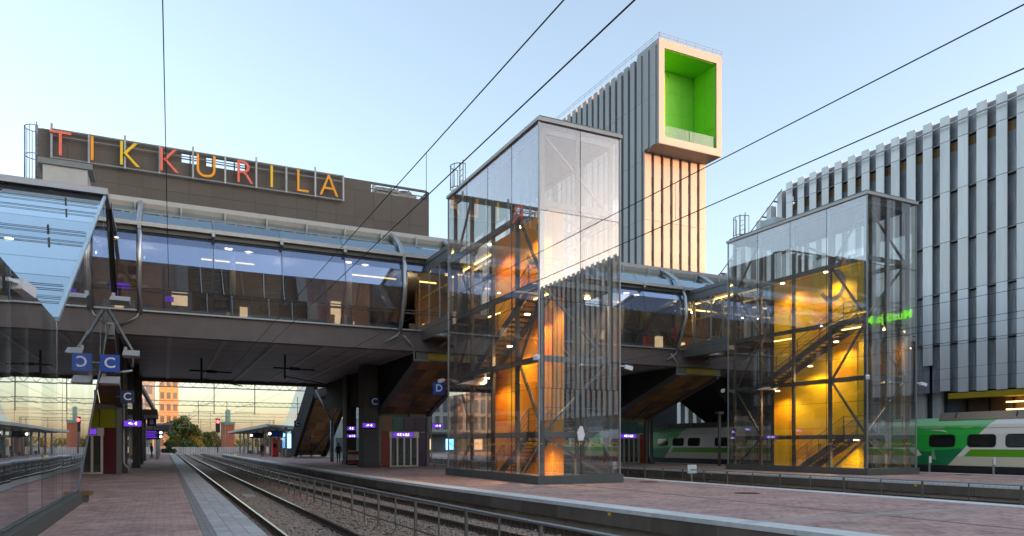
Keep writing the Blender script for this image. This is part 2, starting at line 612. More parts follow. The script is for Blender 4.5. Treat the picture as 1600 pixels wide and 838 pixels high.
ballast_sheet('ballast_bed', 1.6, 13.5, -10, 320, 'brown ballast bed under the two nearest tracks', 24, 500)
ballast_sheet('ballast_bed', 20.7, 29.7, -10, 320, 'brown ballast bed under the pair of tracks behind the middle platform', 12, 200)
ballast_sheet('ballast_bed', 40.4, 54.0, -40, 320, 'brown ballast bed under the green and white train', 12, 100)
TR = [(3.46, 'railway track beside the grey edge slabs of the left platform'),
      (8.03, 'railway track along the concrete face of the middle platform'),
      (22.57, 'railway track just behind the middle platform'),
      (27.83, 'railway track in front of the far platform'),
      (42.4, 'railway track carrying the green and white train')]
rails_x = []
for c, _ in TR[:2]:
    rails_x += [c - 0.797, c + 0.797]
stones('ballast_stones', 1.75, 10.8, 9, 75, 48000, 'loose brown ballast stones between and beside the two nearest rails', [(r - 0.08, r + 0.08) for r in rails_x[:2]])

EDGE = [(-30, 13.4), (-6, 12.4), (4, 11.5), (9, 11.0), (14, 10.5), (20, 10.0), (28, 9.45), (38, 9.0), (55, 8.75), (90, 8.6), (330, 8.6)]


def xe(y):
    """west edge of the middle platform, which swings away from the camera"""
    return float(np.interp(y, [p[0] for p in EDGE], [p[1] for p in EDGE]))


RPATH = [-30, -6, 0, 4, 6.5, 9, 11.5, 14, 17, 20, 24, 28, 33, 38, 46, 55, 70, 90, 320]


def sweep(sec, fx, path):
    """a cross-section carried along the line, its x following fx(y)"""
    m = MB()
    n = len(sec)
    for y in path:
        m.v += [(fx(y) + a, y, b) for a, b in sec]
    for i in range(len(path) - 1):
        for k in range(n):
            m.f.append((i * n + k, i * n + (k + 1) % n, (i + 1) * n + (k + 1) % n, (i + 1) * n + k))
    m.f.append(tuple(range(n)))
    m.f.append(tuple((len(path) - 1) * n + k for k in range(n)))
    return m


RAILP = [(-0.075, -0.722), (0.075, -0.722), (0.075, -0.705), (0.012, -0.69), (0.012, -0.59), (0.036, -0.575), (0.036, -0.552), (-0.036, -0.552), (-0.036, -0.575), (-0.012, -0.59), (-0.012, -0.69), (-0.075, -0.705)]
for k, (c, lab) in enumerate(TR):
    t = thing('railway_track', lab, 'track', (c, 20, -0.8))
    t['kind'] = 'structure'
    for s in (-1, 1):
        x = c + s * 0.797
        f_ = (lambda y, s=s: xe(y) - 1.77 + s * 0.797) if k == 1 else (lambda y, x=x: x)
        r = sweep(RAILP, f_, RPATH).build('rail', RUST, t)
        sweep([(-0.034, -0.5515), (0.034, -0.5515), (0.034, -0.5475), (-0.034, -0.5475)], f_, RPATH).build('running_surface', POLISH, r)
    n = {0: 130, 1: 110, 2: 30, 3: 20, 4: 0}[k]
    for i in range(n):
        y = 8 + i * 0.61
        if k == 1:
            c = xe(y) - 1.77
        bx('sleeper', SLEEP, c - 1.3, c + 1.3, y - 0.125, y + 0.125, -0.9, -0.745, t)
    if k == 0:
        for i in range(2):
            bx('track_magnet', GALV, c - 0.25 + 0.0, c + 0.25, 34.0 + i * 0.9, 34.25 + i * 0.9, -0.74, -0.66, t)


def quad_prism(fa, fb, y0, y1, z0, z1, n=1):
    m = MB()
    return m.prism([(fa(y0), y0), (fb(y0), y0), (fb(y1), y1), (fa(y1), y1)], 'z', z0, z1)


def platform(name, label, x0, x1, y0, y1, edges, first=None, west=None):
    """west: edge line as a function of y (a curved edge), else the straight x0"""
    W = west or (lambda y: x0)
    ys = [y for y in RPATH if y0 < y < y1]
    ys = [y0] + ys + [y1]
    m = MB()
    m.prism([(W(y) + 0.3, y) for y in ys] + [(x1 - 0.3, y1), (x1 - 0.3, y0)], 'z', -1.2, -0.13)
    p = m.build(name, CONC)
    tag(p, label, kind='structure')
    a = 0.74 if 'w' in edges else 0.22
    b = x1 - (0.74 if 'e' in edges else (1.05 if 'slabs' in edges else 0.22))
    MB().prism([(W(y) + a, y) for y in ys] + [(b, y1), (b, y0)], 'z', -0.13, 0.0).build('paving', PAVE, p)
    if 'w' in edges or 'e' in edges:
        y = first
        L = 2.0
        while y < min(y1, first + 130):
            c, d = y + 0.008, y + L - 0.008
            if 'w' in edges:
                if west:
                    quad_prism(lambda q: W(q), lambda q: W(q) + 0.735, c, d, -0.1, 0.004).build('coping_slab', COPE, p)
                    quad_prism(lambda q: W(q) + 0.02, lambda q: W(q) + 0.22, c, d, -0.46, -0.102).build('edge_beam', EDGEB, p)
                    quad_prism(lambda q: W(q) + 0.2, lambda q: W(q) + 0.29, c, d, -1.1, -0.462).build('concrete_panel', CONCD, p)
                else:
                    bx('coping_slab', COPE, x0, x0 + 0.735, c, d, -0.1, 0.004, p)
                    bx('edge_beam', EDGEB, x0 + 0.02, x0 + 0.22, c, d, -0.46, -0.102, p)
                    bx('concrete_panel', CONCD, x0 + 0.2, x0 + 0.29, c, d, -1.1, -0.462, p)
            if 'e' in edges:
                bx('coping_slab', COPE, x1 - 0.735, x1, c, d, -0.2, 0.004, p)
            y += L
    return p


P1 = platform('platform', 'left platform paved in red brick with a grey slab edge', -14, 1.69, -12, 170, ('slabs',))
P2 = platform('platform', 'middle platform paved in red brick carrying the orange-cored glass tower', 9.8, 20.8, -6, 150, ('w', 'e'), -2, xe)
P3 = platform('platform', 'far platform paved in red brick carrying the yellow-cored glass tower', 29.6, 40.6, -6, 140, ('w', 'e'), 8)
# grey slab border of the left platform: the nearest slabs one by one, the rest as one part
cnt = 0
far = MB()
setts = MB()
for j in range(300):
    y = 9.0 + j * 0.42
    off = 0.0
    for i in range(3):
        x = 0.86 + i * 0.277
        dz = random.uniform(-0.003, 0.003)
        yo = y + (0.21 if i == 1 else 0)
        if 9.0 <= y < 50 and cnt < 290:
            bx('edge_slab', SLAB, x + 0.004, x + 0.273, yo + 0.004, yo + 0.416, -0.13, 0.003 + round(dz, 3), P1)
            cnt += 1
        else:
            far.box(x + 0.004, x + 0.273, yo + 0.004, yo + 0.416, -0.13, 0.003 + dz)
    for q in range(3):
        for i in range(2):
            x = 0.645 + i * 0.107
            setts.box(x + 0.003, x + 0.104, y + q * 0.14 + 0.003, y + q * 0.14 + 0.137, -0.13, 0.001 + random.uniform(-0.002, 0.003))
far.build('edge_slabs_beyond', SLAB, P1)['kind'] = 'stuff'
setts.build('setts', SLABD, P1)['kind'] = 'stuff'
bx('edge_bed', CONC, 0.63, 1.46, -12, 170, -0.13, -0.02, P1)
bx('edge_beam', CONCD, 1.46, 1.60, -12, 170, -1.1, -0.14, P1)

bx('drain_slot', DARK, 14.93, 14.99, -6, 25.6, 0.0005, 0.004, P2)
bx('drain_slot', DARK, 35.0, 35.06, -6, 25.6, 0.0005, 0.004, P3)
for i in range(28):
    bx('band_slab', BAND, 10.9 + i * 0.3, 11.19 + i * 0.3, 11.2, 11.62, 0.0005, 0.004, P2)
# manhole covers, markers
for i, (x, y, p) in enumerate([(19.0, 25.5, 'nearest the orange-cored tower'), (17.6, 18.2, 'towards the lower right'), (38.6, 24.0, 'by the green train')]):
    o = MB().tube([(x, y, 0.002), (x, y, 0.012)], 0.42, 24).build('manhole_cover', RUST)
    tag(o, 'round dark manhole cover in red paving ' + p, 'manhole cover', 'manhole covers')


def fence(fx, y0, y1, label, step=1.56, ztop=0.27):
    t = thing('track_fence', label, 'fence', (fx(y0), y0, -0.8))
    n = int((y1 - y0) / step)
    Y_ = [y0 + i * step for i in range(n + 1)]
    for i, y in enumerate(Y_):
        wd = 0.06 if i % 2 == 0 else 0.035
        x = fx(y)
        bx('post', FENCE, x - wd / 2, x + wd / 2, y - wd / 2, y + wd / 2, -0.85, ztop, t)
    pipe('top_rail', GALV, [(fx(y), y, ztop) for y in Y_], 0.032, t)
    pipe('bottom_rail', FENCE, [(fx(y), y, -0.5) for y in Y_], 0.022, t)
    m = MB()
    for i in range(4):
        z = -0.38 + i * 0.16
        for a, b in zip(Y_[:-1], Y_[1:]):
            m.bar((fx(a), a, z), (fx(b), b, z), 0.004)
    k = int((min(y1, y0 + 45) - y0) / 0.2)
    for i in range(k):
        y = y0 + i * 0.2
        m.box(fx(y) - 0.002, fx(y) + 0.002, y - 0.002, y + 0.002, -0.5, ztop)
    m.build('wire_mesh', FENCE, t)['kind'] = 'stuff'
    return t


fence(lambda y: float(np.interp(y, [8, 12, 20, 40, 120], [6.1, 5.85, 5.6, 5.4, 5.3])), 7.9, 120, 'low galvanised mesh fence between the two nearest tracks')
fence(lambda y: 25.2, 7.0, 90, 'low galvanised mesh fence between the tracks behind the middle platform', 1.7, 0.3)

# ================================================================ office building with white fins (right)
FX = 54.55


def zt(y):
    return 27.1 if y < 51.5 else 27.1 - 0.74 * (y - 51.5)


def zb(y):
    if y < 35.3:
        return 5.6
    if y < 44:
        return 5.6 + (y - 35.3) * 1.5
    return 0


D = thing('office_building', 'long office building clad in white vertical fins behind the train', 'building', (68, -20, -1.2))
MB().prism([(-130, -1.1), (70, -1.1), (70, 12.9), (51.3, 26.0), (-130, 26.0)], 'x', 56.4, 112).build('wall', BLUEGREY, D)  # unseen length and depth extended to keep the low sun off the station
MB().prism([(-130, 26.0), (51.3, 26.0), (51.3, 27.0), (-130, 27.0)], 'x', FX + 0.5, 112).build('parapet', GREYST, D)
storeys = [5.6, 9.5, 13.4, 17.3, 21.2, 25.1, 27.1]
pit = 1.4
nfin = 105
for i in range(-12, nfin):
    y = 50.8 - i * pit
    yc0, yc1 = y - 0.38, y + 0.38
    inframe = 26 < y < 56
    if y > 51.5:
        top = zt(y)
        bx('fin', FINP, FX + 0.2, FX + 0.9, y - 0.3, y + 0.3, 0.2, top, D)
        continue
    lo = zb(y)
    if inframe:
        edges = [lo] + [z for z in storeys if z > lo + 0.3]
        for a, b in zip(edges[:-1], edges[1:]):
            bx('fin_panel', FINP, FX, FX + 0.08, yc0, yc1, a + 0.02, b - 0.0 - 0.02, D)
        bx('fin_core', GREYST, FX + 0.085, FX + 0.4, yc0 + 0.3, yc1 - 0.3, lo + 0.05, 26.6, D)
        # set-back lower strip where the fins are cut on the diagonal
        if lo > 6:
            bx('lower_strip', FINP, FX + 1.2, FX + 1.5, yc0, yc1, 0.1, lo + 0.8, D)
    else:
        bx('fin', FINP, FX, FX + 0.08, yc0, yc1, 5.6, 27.1, D)
    # dark bay right of this fin: glazing, walkway grating, tie rods
    g0, g1 = y - pit + 0.38, y - 0.38
    if inframe and y > 27.5:
        for a, b in zip(storeys[:-2], storeys[1:-1]):
            bx('window_pane', FACW, FX + 0.42, FX + 0.46, g0 - 0.25, g1 + 0.25, a + 0.12, b - 0.12, D)
        bx('top_panel', FACW, FX + 0.42, FX + 0.46, g0 - 0.25, g1 + 0.25, 25.2, 26.85, D)
        bx('brown_strip', WOODP, FX + 0.4, FX + 0.415, g0 - 0.2, g1 + 0.2, 24.3, 24.9, D)
        for z in storeys[1:-1]:
            bx('walkway_grating', STEEL, FX + 0.09, FX + 0.41, g0, g1, z - 0.06, z + 0.03, D)
        for z in storeys[1:-1]:
            ym = (g0 + g1) / 2
            rod('tie_rod', STEEL, (FX + 0.25, g0 + 0.04, z - 3.75), (FX + 0.25, ym, z - 0.15), 0.018, D)
            rod('tie_rod', STEEL, (FX + 0.25, g1 - 0.04, z - 3.75), (FX + 0.25, ym, z - 0.15), 0.018, D)
    elif y <= 27.5 and y > -70:
        for a, b in zip(storeys[:-2], storeys[1:-1]):
            bx('spandrel', BRICK if (i % 3) else WOODP, FX + 1.62, FX + 1.70, g0, g1, a + 2.6, b - 0.1, D)
pipe('facade_cable_tray', LIGHTMET, [(FX - 0.35, -60, 26.2), (FX - 0.35, 51.3, 26.2)], 0.07, D)
pipe('gable_handrail', GREYST, [(FX - 0.1, 51.6, 26.6), (FX - 0.1, 66, 16.0)], 0.05, D)
for i in range(6):
    y = 52.6 + i * 1.5
    bx('bracket', STEEL, FX - 0.15, FX + 0.4, y - 0.05, y + 0.05, zt(y) - 0.62, zt(y) - 0.5, D)
# lit ground-floor hall
bx('hall_soffit', MUSTARD, FX + 0.1, FX + 1.8, 20, 35.2, 5.15, 5.58, D)
bx('hall_back', mat('hall_bronze', (0.16, 0.1, 0.07), 0.35, 0.3, 0.3, 0.8), FX + 1.63, FX + 1.84, 20, 35.0, 0.4, 5.14, D)
for z in (4.75, 4.2):
    bx('light_strip', STRIP, FX + 0.9, FX + 1.0, 24, 31.4, z - 0.05, z + 0.03, D)
for i in range(6):
    y = 34.6 - i * 1.7
    bx('hall_mullion', DARK, FX + 1.45, FX + 1.55, y - 0.06, y + 0.06, 0.4, 5.1, D)
arc = MB()
pts = [(FX + 0.8, 29.6 - 1.05 * math.cos(a) , 3.05 + 0.95 * math.sin(a)) for a in np.linspace(0.15, 2.6, 12)]
arc.tube([(p[0], 59.2 - p[1], p[2]) for p in pts], 0.09, 6)
arc.build('green_arc_logo', GREENL, D)
text('logo_lettering', 'dixi', WHITEL, 1.1, (FX + 0.8, 29.7, 3.0), '-x', D, 0.03)
bx('blue_hall_sign', BLUES, FX + 0.2, FX + 0.3, 26.4, 27.2, 3.0, 3.9, D)
text('hall_sign_letter', 'C', WHITE, 0.7, (FX + 0.18, 26.8, 3.45), '-x', D)
# shop sign seen mirrored in the glass tower
sg = thing('shop_sign', 'green shop lettering mirrored backwards in the glass of the yellow-cored tower', 'sign', (FX - 0.2, 11.4, 12.0))
text('lettering', 'Musti ja Mirri', GREENL, 1.05, (FX - 0.2, 13.7, 12.2), '-x', sg, 0.04, align='LEFT', bold=0.012)

# ================================================================ high-rise with green framed box
T = thing('highrise_tower', 'tall white striped tower with a cantilevered box framing a bright green recess', 'tower', (61, 88, -1.2))
X0, X1, YF, YS, YB = 56.0, 66.2, 73.0, 76.2, 112.0
ZB, ZT = 39.6, 52.8
MB().box(X0 + 0.25, X1 - 0.25, YS + 0.25, YB, -1.1, ZB - 0.1).build('core', TGAP, T)
MB().box(X0 + 0.25, X1 - 0.25, YF + 4.65, YB, ZB - 0.1, ZT - 1.0).build('upper_core', TGAP, T)
n = int((YB - YF) / 1.5)
for i in range(n):
    y = YF + 1.0 + i * 1.5
    lo = ZB if y < YS + 0.1 else -1.0
    zs = [z for z in (lo, 8, 15.6, 23.2, 30.8, 38.4, 46.0, ZT - 0.6) if z >= lo + 0.01 or z == lo]
    for a, b in zip(zs[:-1], zs[1:]):
        if b - a < 0.3 or b < 12:
            continue
        bx('cladding_fin', TFIN, X0 - 0.18, X0 + 0.22, y - 0.48, y + 0.48, a + 0.02, b - 0.02, T)
for i in range(7):
    x = X0 + 0.55 + i * 1.51
    for a, b in zip((8, 15.6, 23.2, 30.8), (15.6, 23.2, 30.8, ZB - 0.02)):
        bx('front_fin', TFIN, x - 0.53, x + 0.53, YS - 0.18, YS + 0.22, a + 0.02, b - 0.02, T)
    if i < 6:
        for k in range(9):
            z = 11 + k * 3.2
            bx('window_pane', FACW, x + 0.55, x + 0.96, YS + 0.17, YS + 0.25, z, z + 1.9, T)
# the framed box
fw = 0.85
bx('box_jamb', WHITEP, X0, X0 + fw, YF, YF + 4.6, ZB, ZT, T)
bx('box_jamb', WHITEP, X1 - fw, X1, YF, YF + 4.6, ZB, ZT, T)
bx('box_head', WHITEP, X0 + fw, X1 - fw, YF + 0.004, YF + 4.6, ZT - 1.1, ZT - 0.004, T)
bx('box_sill', WHITEP, X0 + fw, X1 - fw, YF + 0.004, YF + 4.6, ZB + 0.004, ZB + 0.9, T)
bx('box_soffit', mat('box_soffit', (0.36, 0.32, 0.29), 0.5, 0.2, 0.15, 1, stretch=(8, 0.4, 1)), X0 + 0.05, X1 - 0.05, YF + 0.05, YS + 0.6, ZB - 0.06, ZB - 0.004, T)
x0, x1, z0, z1 = X0 + fw, X1 - fw, ZB + 0.9, ZT - 1.1
bx('green_lining', GREENB, x0 + 0.003, x0 + 0.06, YF + 0.25, YF + 4.5, z0 + 0.06, z1 - 0.06, T)
for i in range(2):
    for j in range(4):
        ya, za = YF + 0.25 + i * 2.07, z0 + 0.06 + j * (z1 - z0 - 0.12) / 4
        bx('green_panel', GREENB, x1 - 0.06, x1 - 0.003, ya, ya + 2.05, za, za + (z1 - z0 - 0.12) / 4 - 0.025, T)
bx('green_lining', GREENB, x0 + 0.003, x1 - 0.003, YF + 0.25, YF + 4.5, z1 - 0.058, z1 - 0.003, T)
bx('green_lining', GREENB, x0 + 0.003, x1 - 0.003, YF + 0.25, YF + 4.5, z0 + 0.003, z0 + 0.058, T)
for i in range(4):
    for j in range(4):
        xa, za = x0 + 0.061 + i * (x1 - x0 - 0.13) / 4, z0 + 0.06 + j * (z1 - z0 - 0.12) / 4
        bx('green_panel', GREENB, xa, xa + (x1 - x0 - 0.13) / 4 - 0.02, YF + 4.42, YF + 4.5, za, za + (z1 - z0 - 0.12) / 4 - 0.025, T)
bx('green_backing', DARK, x0 + 0.062, x1 - 0.062, YF + 4.51, YF + 4.58, z0 + 0.06, z1 - 0.06, T)
for i in range(2):
    xm = x0 + 0.07 + i * (x1 - x0) / 2
    bx('balustrade_glass', GC, xm, xm + (x1 - x0) / 2 - 0.1, YF + 0.3, YF + 0.33, z0 + 0.06, z0 + 1.6, T)
m = MB()
for i in range(26):
    y = YF + i * 1.5
    m.bar((X0 + 0.15, y, ZT - 0.1), (X0 + 0.15, y, ZT + 0.75), 0.03)
for i in range(8):
    x = X0 + 0.15 + i * 1.44
    m.bar((x, YF + 0.15, ZT - 0.1), (x, YF + 0.15, ZT + 0.75), 0.03)
for z in (0.4, 0.75):
    m.bar((X0 + 0.15, YF, ZT + z), (X0 + 0.15, YB, ZT + z), 0.03)
    m.bar((X0, YF + 0.15, ZT + z), (X1 + 0.4, YF + 0.15, ZT + z), 0.03)
m.build('roof_railing', GREYST, T)

# ================================================================ footbridge
B = thing('station_footbridge', 'enclosed glass footbridge with bulging glazing spanning the tracks', 'footbridge', (20, 54, 7.2))
BX0, BX1 = -20.0, 55.0
PROF = [(41.05, 8.45), (40.45, 9.5), (40.0, 10.72), (40.12, 11.75), (40.45, 12.5), (41.35, 13.45), (42.9, 14.3)]
bx('fascia', FASC, BX0, BX1, 41.0, 41.3, 7.45, 8.42, B)
MB().prism([(40.92, 7.2), (41.5, 7.2), (41.5, 7.45), (40.92, 7.45)], 'x', BX0, BX1).build('fascia_lip', FASC, B)
bx('fascia_flashing', GALV, BX0, BX1, 40.8, 41.0, 8.38, 8.46, B)
# deck underside: planks along the span and pale strips across
for i in range(42):
    y = 41.55 + i * 0.61
    bx('soffit_plank', SOFF, BX0, BX1, y + 0.01, y + 0.59, 7.22, 7.28, B)
for i in range(-3, 18):
    x = 0.27 + i * 2.66
    bx('soffit_strip', SOFFSTRIP, x - 0.11, x + 0.11, 41.6, 67.1, 7.17, 7.215, B)
bx('deck', FASC, BX0, BX1, 41.31, 67.4, 7.285, 8.2, B)
bx('far_fascia', FASC, BX0, BX1, 67.2, 67.4, 6.9, 7.284, B)
bx('floor', INTFL, BX0, BX1, 41.31, 67.2, 8.2, 8.44, B)
joints = [-1.1 + 3.4 * i for i in range(-6, 17)]
for a, b in zip(joints[:-1], joints[1:]):
    if a > 12.4 and a < 15.8 or a > 32 and a < 34.6:
        rows = range(3, 6)          # the link walkways pass through the lower rows here
    else:
        rows = range(6)
    if a < -5 and a > -9:
        pass
    for r in rows:
        (y0, z0), (y1, z1) = PROF[r], PROF[r + 1]
        MB().slab([(a + 0.02, y0, z0), (b - 0.02, y0, z0), (b - 0.02, y1, z1), (a + 0.02, y1, z1)], 0.02).build('glass_pane', GR if r >= 4 else (GBU if r >= 2 else GB), B)
for i, x in enumerate(joints):
    m = MB()
    for (y0, z0), (y1, z1) in zip(PROF[:-1], PROF[1:]):
        m.bar((x, y0 + 0.06, z0), (x, y1 + 0.06, z1), 0.06, 0.12, (1, 0, 0))
    m.build('mullion', GREYST if i % 1 == 0 else GREYST, B)
for (y, z), r in ((PROF[1], 0.03), (PROF[3], 0.025)):
    pipe('transom', STEEL, [(BX0, y + 0.03, z), (BX1, y + 0.03, z)], r, B)
bx('eave_gutter', LIGHTMET, BX0, BX1, 40.05, 40.42, 12.52, 12.72, B)
bx('eave_shadow_rail', STEEL, BX0, BX1, 40.3, 40.52, 12.3, 12.515, B)
bx('roof_edge', LIGHTMET, BX0, BX1, 42.85, 43.4, 14.42, 14.72, B)
bx('roof_gutter', mat('beige_gutter', (0.36, 0.32, 0.27), 0.7, 0, 0.2, 3), BX0, BX1, 42.6, 42.86, 14.1, 14.4, B)
bx('roof', ROOFM, BX0, BX1, 42.9, 67.0, 14.2, 14.41, B)
for i in range(34):
    x = BX0 + 1 + i * 2.2
    bx('gutter_bracket', LIGHTMET, x, x + 0.07, 42.4, 42.62, 13.95, 14.45, B)
bx('inner_handrail', STEEL, BX0, BX1, 41.15, 41.25, 9.42, 9.52, B)
bx('ceiling', INTCEIL, BX0, BX1, 42.9, 67.0, 12.75, 12.85, B)
bx('ceiling_edge', LIGHTMET, BX0, BX1, 42.5, 42.9, 12.6, 12.95, B)
bx('upper_bulkhead', INTWALL, BX0, BX1, 42.9, 43.0, 12.86, 14.19, B)
bx('far_wall', DARK, BX0, BX1, 66.9, 67.1, 8.45, 14.19, B)
for x in joints[2::4] + [15.9, 32.9, 36.3]:
    P = [(40.9, 8.3), (40.55, 8.8), (40.15, 9.6), (39.82, 10.5), (39.78, 11.2), (39.95, 12.0), (40.3, 12.75), (40.85, 13.35), (41.7, 13.95), (42.75, 14.45)]
    pipe('arched_rib', SILVER, [(x, y, z) for y, z in P], 0.13, B, 10)
    pipe('downpipe', GALV, [(x, 40.85, 8.35), (x - 0.15, 40.8, 8.05), (x - 0.9, 40.8, 7.6)], 0.06, B)
for x in joints:
    bx('rib_bracket', GALV, x - 0.08, x + 0.08, 40.0, 40.5, 12.35, 12.6, B)
# interior: shop fronts, columns, lamps
random.seed(3)
x = BX0 + 0.5
k = 0
while x < BX1 - 3:
    wd = random.uniform(2.4, 4.6)
    if not (12 < x + wd / 2 < 18 or 31 < x + wd / 2 < 37.5):
        yb = 49.0 + random.uniform(-0.3, 0.8)
        c = [INTWALL, WOODP, INTWALL, mat('shop_wall_%d' % k, random.choice([(0.25, 0.2, 0.14), (0.14, 0.12, 0.1), (0.3, 0.16, 0.06)]), 0.6, 0, 0.3, 1.0)][k % 4]
        bx('shop_wall', c, x, x + wd - 0.15, yb, yb + 0.2, 8.45, 12.74, B)
        if k % 2 == 0:
            bx('lit_shelf', SHOPL, x + 0.3, x + wd * 0.6, yb - 0.25, yb - 0.02, 9.3, 9.75, B)
            bx('shop_counter', DARK, x + 0.1, x + wd * 0.7, yb - 0.7, yb - 0.26, 8.45, 9.25, B)
        else:
            bx('lit_panel', SHOPL, x + 0.5, x + 1.0, yb - 0.06, yb - 0.01, 8.9, 10.4, B)
        if k % 5 == 0:
            bx('display_board', PURP, x + 0.4, x + 1.5, 45.2, 45.3, 10.3, 10.6, B)
    x += wd
    k += 1
for i in range(11):
    x = BX0 + 2.9 + i * 6.8
    for dx, y in ((0, 43.6), (1.1, 43.9)):
        MB().tube([(x + dx, y, 12.70), (x + dx, y, 12.745)], 0.2, 14).build('ceiling_lamp', WARM, B)
for i in range(8):
    x = BX0 + 4 + i * 9.0
    bx('ceiling_light_strip', STRIP, x, x + 3.0, 46.6, 46.7, 12.68, 12.745, B)
for i in range(10):
    x = BX0 + 3.2 + i * 6.8
    pipe('interior_column', LIGHTMET, [(x, 44.6, 8.45), (x, 44.6, 12.74)], 0.16, B, 12)

GOODS = [SHOPL, SHOPL, WHITE, SIGNR, MUSTARD, PURP, GREYST, DOORF]
random.seed(17)
for i in range(90):
    x = random.uniform(BX0 + 2, BX1 - 6)
    y = random.uniform(44.5, 48.2)
    z = random.choice((8.45, 8.45, 9.1, 9.9))
    a, h = random.uniform(0.15, 0.9), random.uniform(0.25, 0.9)
    bx('shop_goods', random.choice(GOODS), x, x + a, y, y + 0.3, z, z + h, B)

for i in range(9):  # added point lights that warm the interior, apart from the modelled lamps
    l = bpy.data.lights.new('ceiling_light', 'POINT')
    l.energy = 9
    l.color = (1.0, 0.72, 0.42)
    l.shadow_soft_size = 0.04
    link(bpy.data.objects.new('ceiling_light', l), B, (BX0 + 4 + i * 7.5, 45.4, 12.2))

# rooftop plant screen and fans
PR = thing('rooftop_plant_screen', 'long dark brown plant enclosure on the footbridge roof', 'rooftop enclosure', (5, 50, 14.4))
bx('front_wall', DARK, -6.1, 16.3, 47.03, 47.15, 14.41, 18.45, PR)
for i in range(18):
    for za, zb_ in ((14.42, 16.6), (16.612, 18.44)):
        a = -6.1 + i * 22.4 / 18
        o = bx('cladding_sheet', BROWN, a + 0.006, a + 22.4 / 18 - 0.006, 46.99 + random.uniform(-0.004, 0.004), 47.028, za, zb_, PR)
bx('parapet_rail', BROWN, -6.1, 16.3, 47.0, 47.12, 18.98, 19.12, PR)
for a, b in ((-6.1, 0.95), (1.9, 2.3), (4.5, 12.4)):
    bx('upper_wall', BROWN, a, b, 47.0, 47.15, 18.452, 18.978, PR)
for i in range(19):
    x = -6.02 + i * 1.24
    bx('screen_post', GREYST, x - 0.04, x + 0.04, 47.151, 47.25, 18.46, 18.98, PR)
bx('mid_rail', GREYST, -6.1, 16.3, 47.151, 47.22, 18.7, 18.76, PR)
bx('left_wall', BROWN, -6.25, -6.1, 47.0, 55.0, 14.41, 19.1, PR)
bx('right_wall', BROWN, 16.3, 16.45, 47.0, 55.0, 14.41, 19.05, PR)
bx('back_wall', BROWN, -6.1, 16.3, 54.9, 55.0, 14.41, 18.2, PR)
for i in range(7):
    x = 5.6 + i * 1.62
    f = thing('rooftop_fan', 'round grey cooling fan on the brown rooftop enclosure, number %s from the sign letter R' % ['one', 'two', 'three', 'four', 'five', 'six', 'seven'][i], 'fan', (x, 49, 18.0), 'row of cooling fans above the sign')
    MB().box(x - 0.7, x + 0.7, 48.4, 49.7, 17.5, 19.15).build('housing', GREYST, f)
    MB().tube([(x, 49.0, 19.15), (x, 49.0, 19.42)], 0.52, 20).build('fan_shroud', STEEL, f)
    bx('fan_bracket', GALV, x - 0.72, x - 0.6, 48.35, 48.45, 19.15, 19.55, f)
for i, x in enumerate((11.7, 13.6)):
    f = thing('condenser_unit', 'pale air conditioner unit on brown enclosure, %s of the sign letter A' % ('just right', 'farther right')[i], 'air conditioner', (x, 47.5, 18.45), 'air conditioners at the enclosure edge')
    bx('case', LIGHTMET, x - 0.75, x + 0.75, 47.3, 47.75, 18.1, 18.97, f)
    MB().tube([(x - 0.3, 47.3, 18.6), (x - 0.3, 47.26, 18.6)], 0.3, 20).build('grille', GREYST, f)
# rooftop sign
SG = thing('rooftop_sign', 'frame with red, orange and yellow letters spelling TIKKURILA on the brown enclosure', 'sign', (2.4, 46.6, 17.5))
for z in (17.5, 19.06):
    bx('frame_rail', GREYST, -5.6, 10.5, 46.68, 46.76, z - 0.04, z + 0.04, SG)
bx('frame_mid_rail', GREYST, -5.6, 10.5, 46.70, 46.75, 18.68, 18.73, SG)
for i in range(10):
    x = -5.58 + i * 1.785
    bx('frame_post', GALV, x - 0.05, x + 0.05, 46.64, 46.77, 17.45, 19.1 + (0.25 if i % 2 == 0 else 0), SG)
for ch, x, m in zip('TIKKURILA', (-5.15, -3.63, -1.8, 0.25, 2.27, 4.42, 6.02, 7.85, 9.54), (SIGNRL, SIGNO, SIGNY, SIGNRL, SIGNO, SIGNRL, SIGNY, SIGNO, SIGNO)):
    tl = text('letter', ch, m, 1.86, (x, 46.58, 18.28), '-y', SG, 0.05, squash=1.0, bold=-0.022)
    bb = [Vector(v.co) for v in tl.data.vertices]
    cz = (min(v.z for v in bb) + max(v.z for v in bb)) / 2
    hz = max(v.z for v in bb) - min(v.z for v in bb)
    s = 1.34 / hz
    for v in tl.data.vertices:
        v.co.z = (v.co.z - cz) * s


def ladder_cage(x, y, z0, z1, label, wd=0.8):
    t = thing('safety_cage', label, 'ladder cage', (x, y, z0), 'ladder safety cages on roofs')
    for k in range(7):
        a = math.pi * (0.5 + k / 6)
        px, py = x + wd * 0.5 * math.cos(a) * 1.2, y + wd * 0.55 * math.sin(a)
        pipe('cage_bar', GALV, [(px, py, z0), (px, py, z1)], 0.022, t, 6)
    n = max(2, int((z1 - z0) / 1.1) + 1)
    for i in range(n):
        z = z0 + (z1 - z0) * i / (n - 1)
        pts = [(x + wd * 0.6 * math.cos(math.pi * (0.5 + k / 12)), y + wd * 0.55 * math.sin(math.pi * (0.5 + k / 12)), z) for k in range(13)]
        pipe('cage_hoop', GALV, pts, 0.025, t, 6)
    for s in (-1, 1):
        pipe('ladder_rail', GALV, [(x, y + s * 0.22, z0 - 0.4), (x, y + s * 0.22, z1 + 0.3)], 0.03, t, 6)
    for i in range(int((z1 - z0) / 0.3)):
        pipe('rung', GALV, [(x, y - 0.22, z0 + 0.15 + i * 0.3), (x, y + 0.22, z0 + 0.15 + i * 0.3)], 0.016, t, 6)


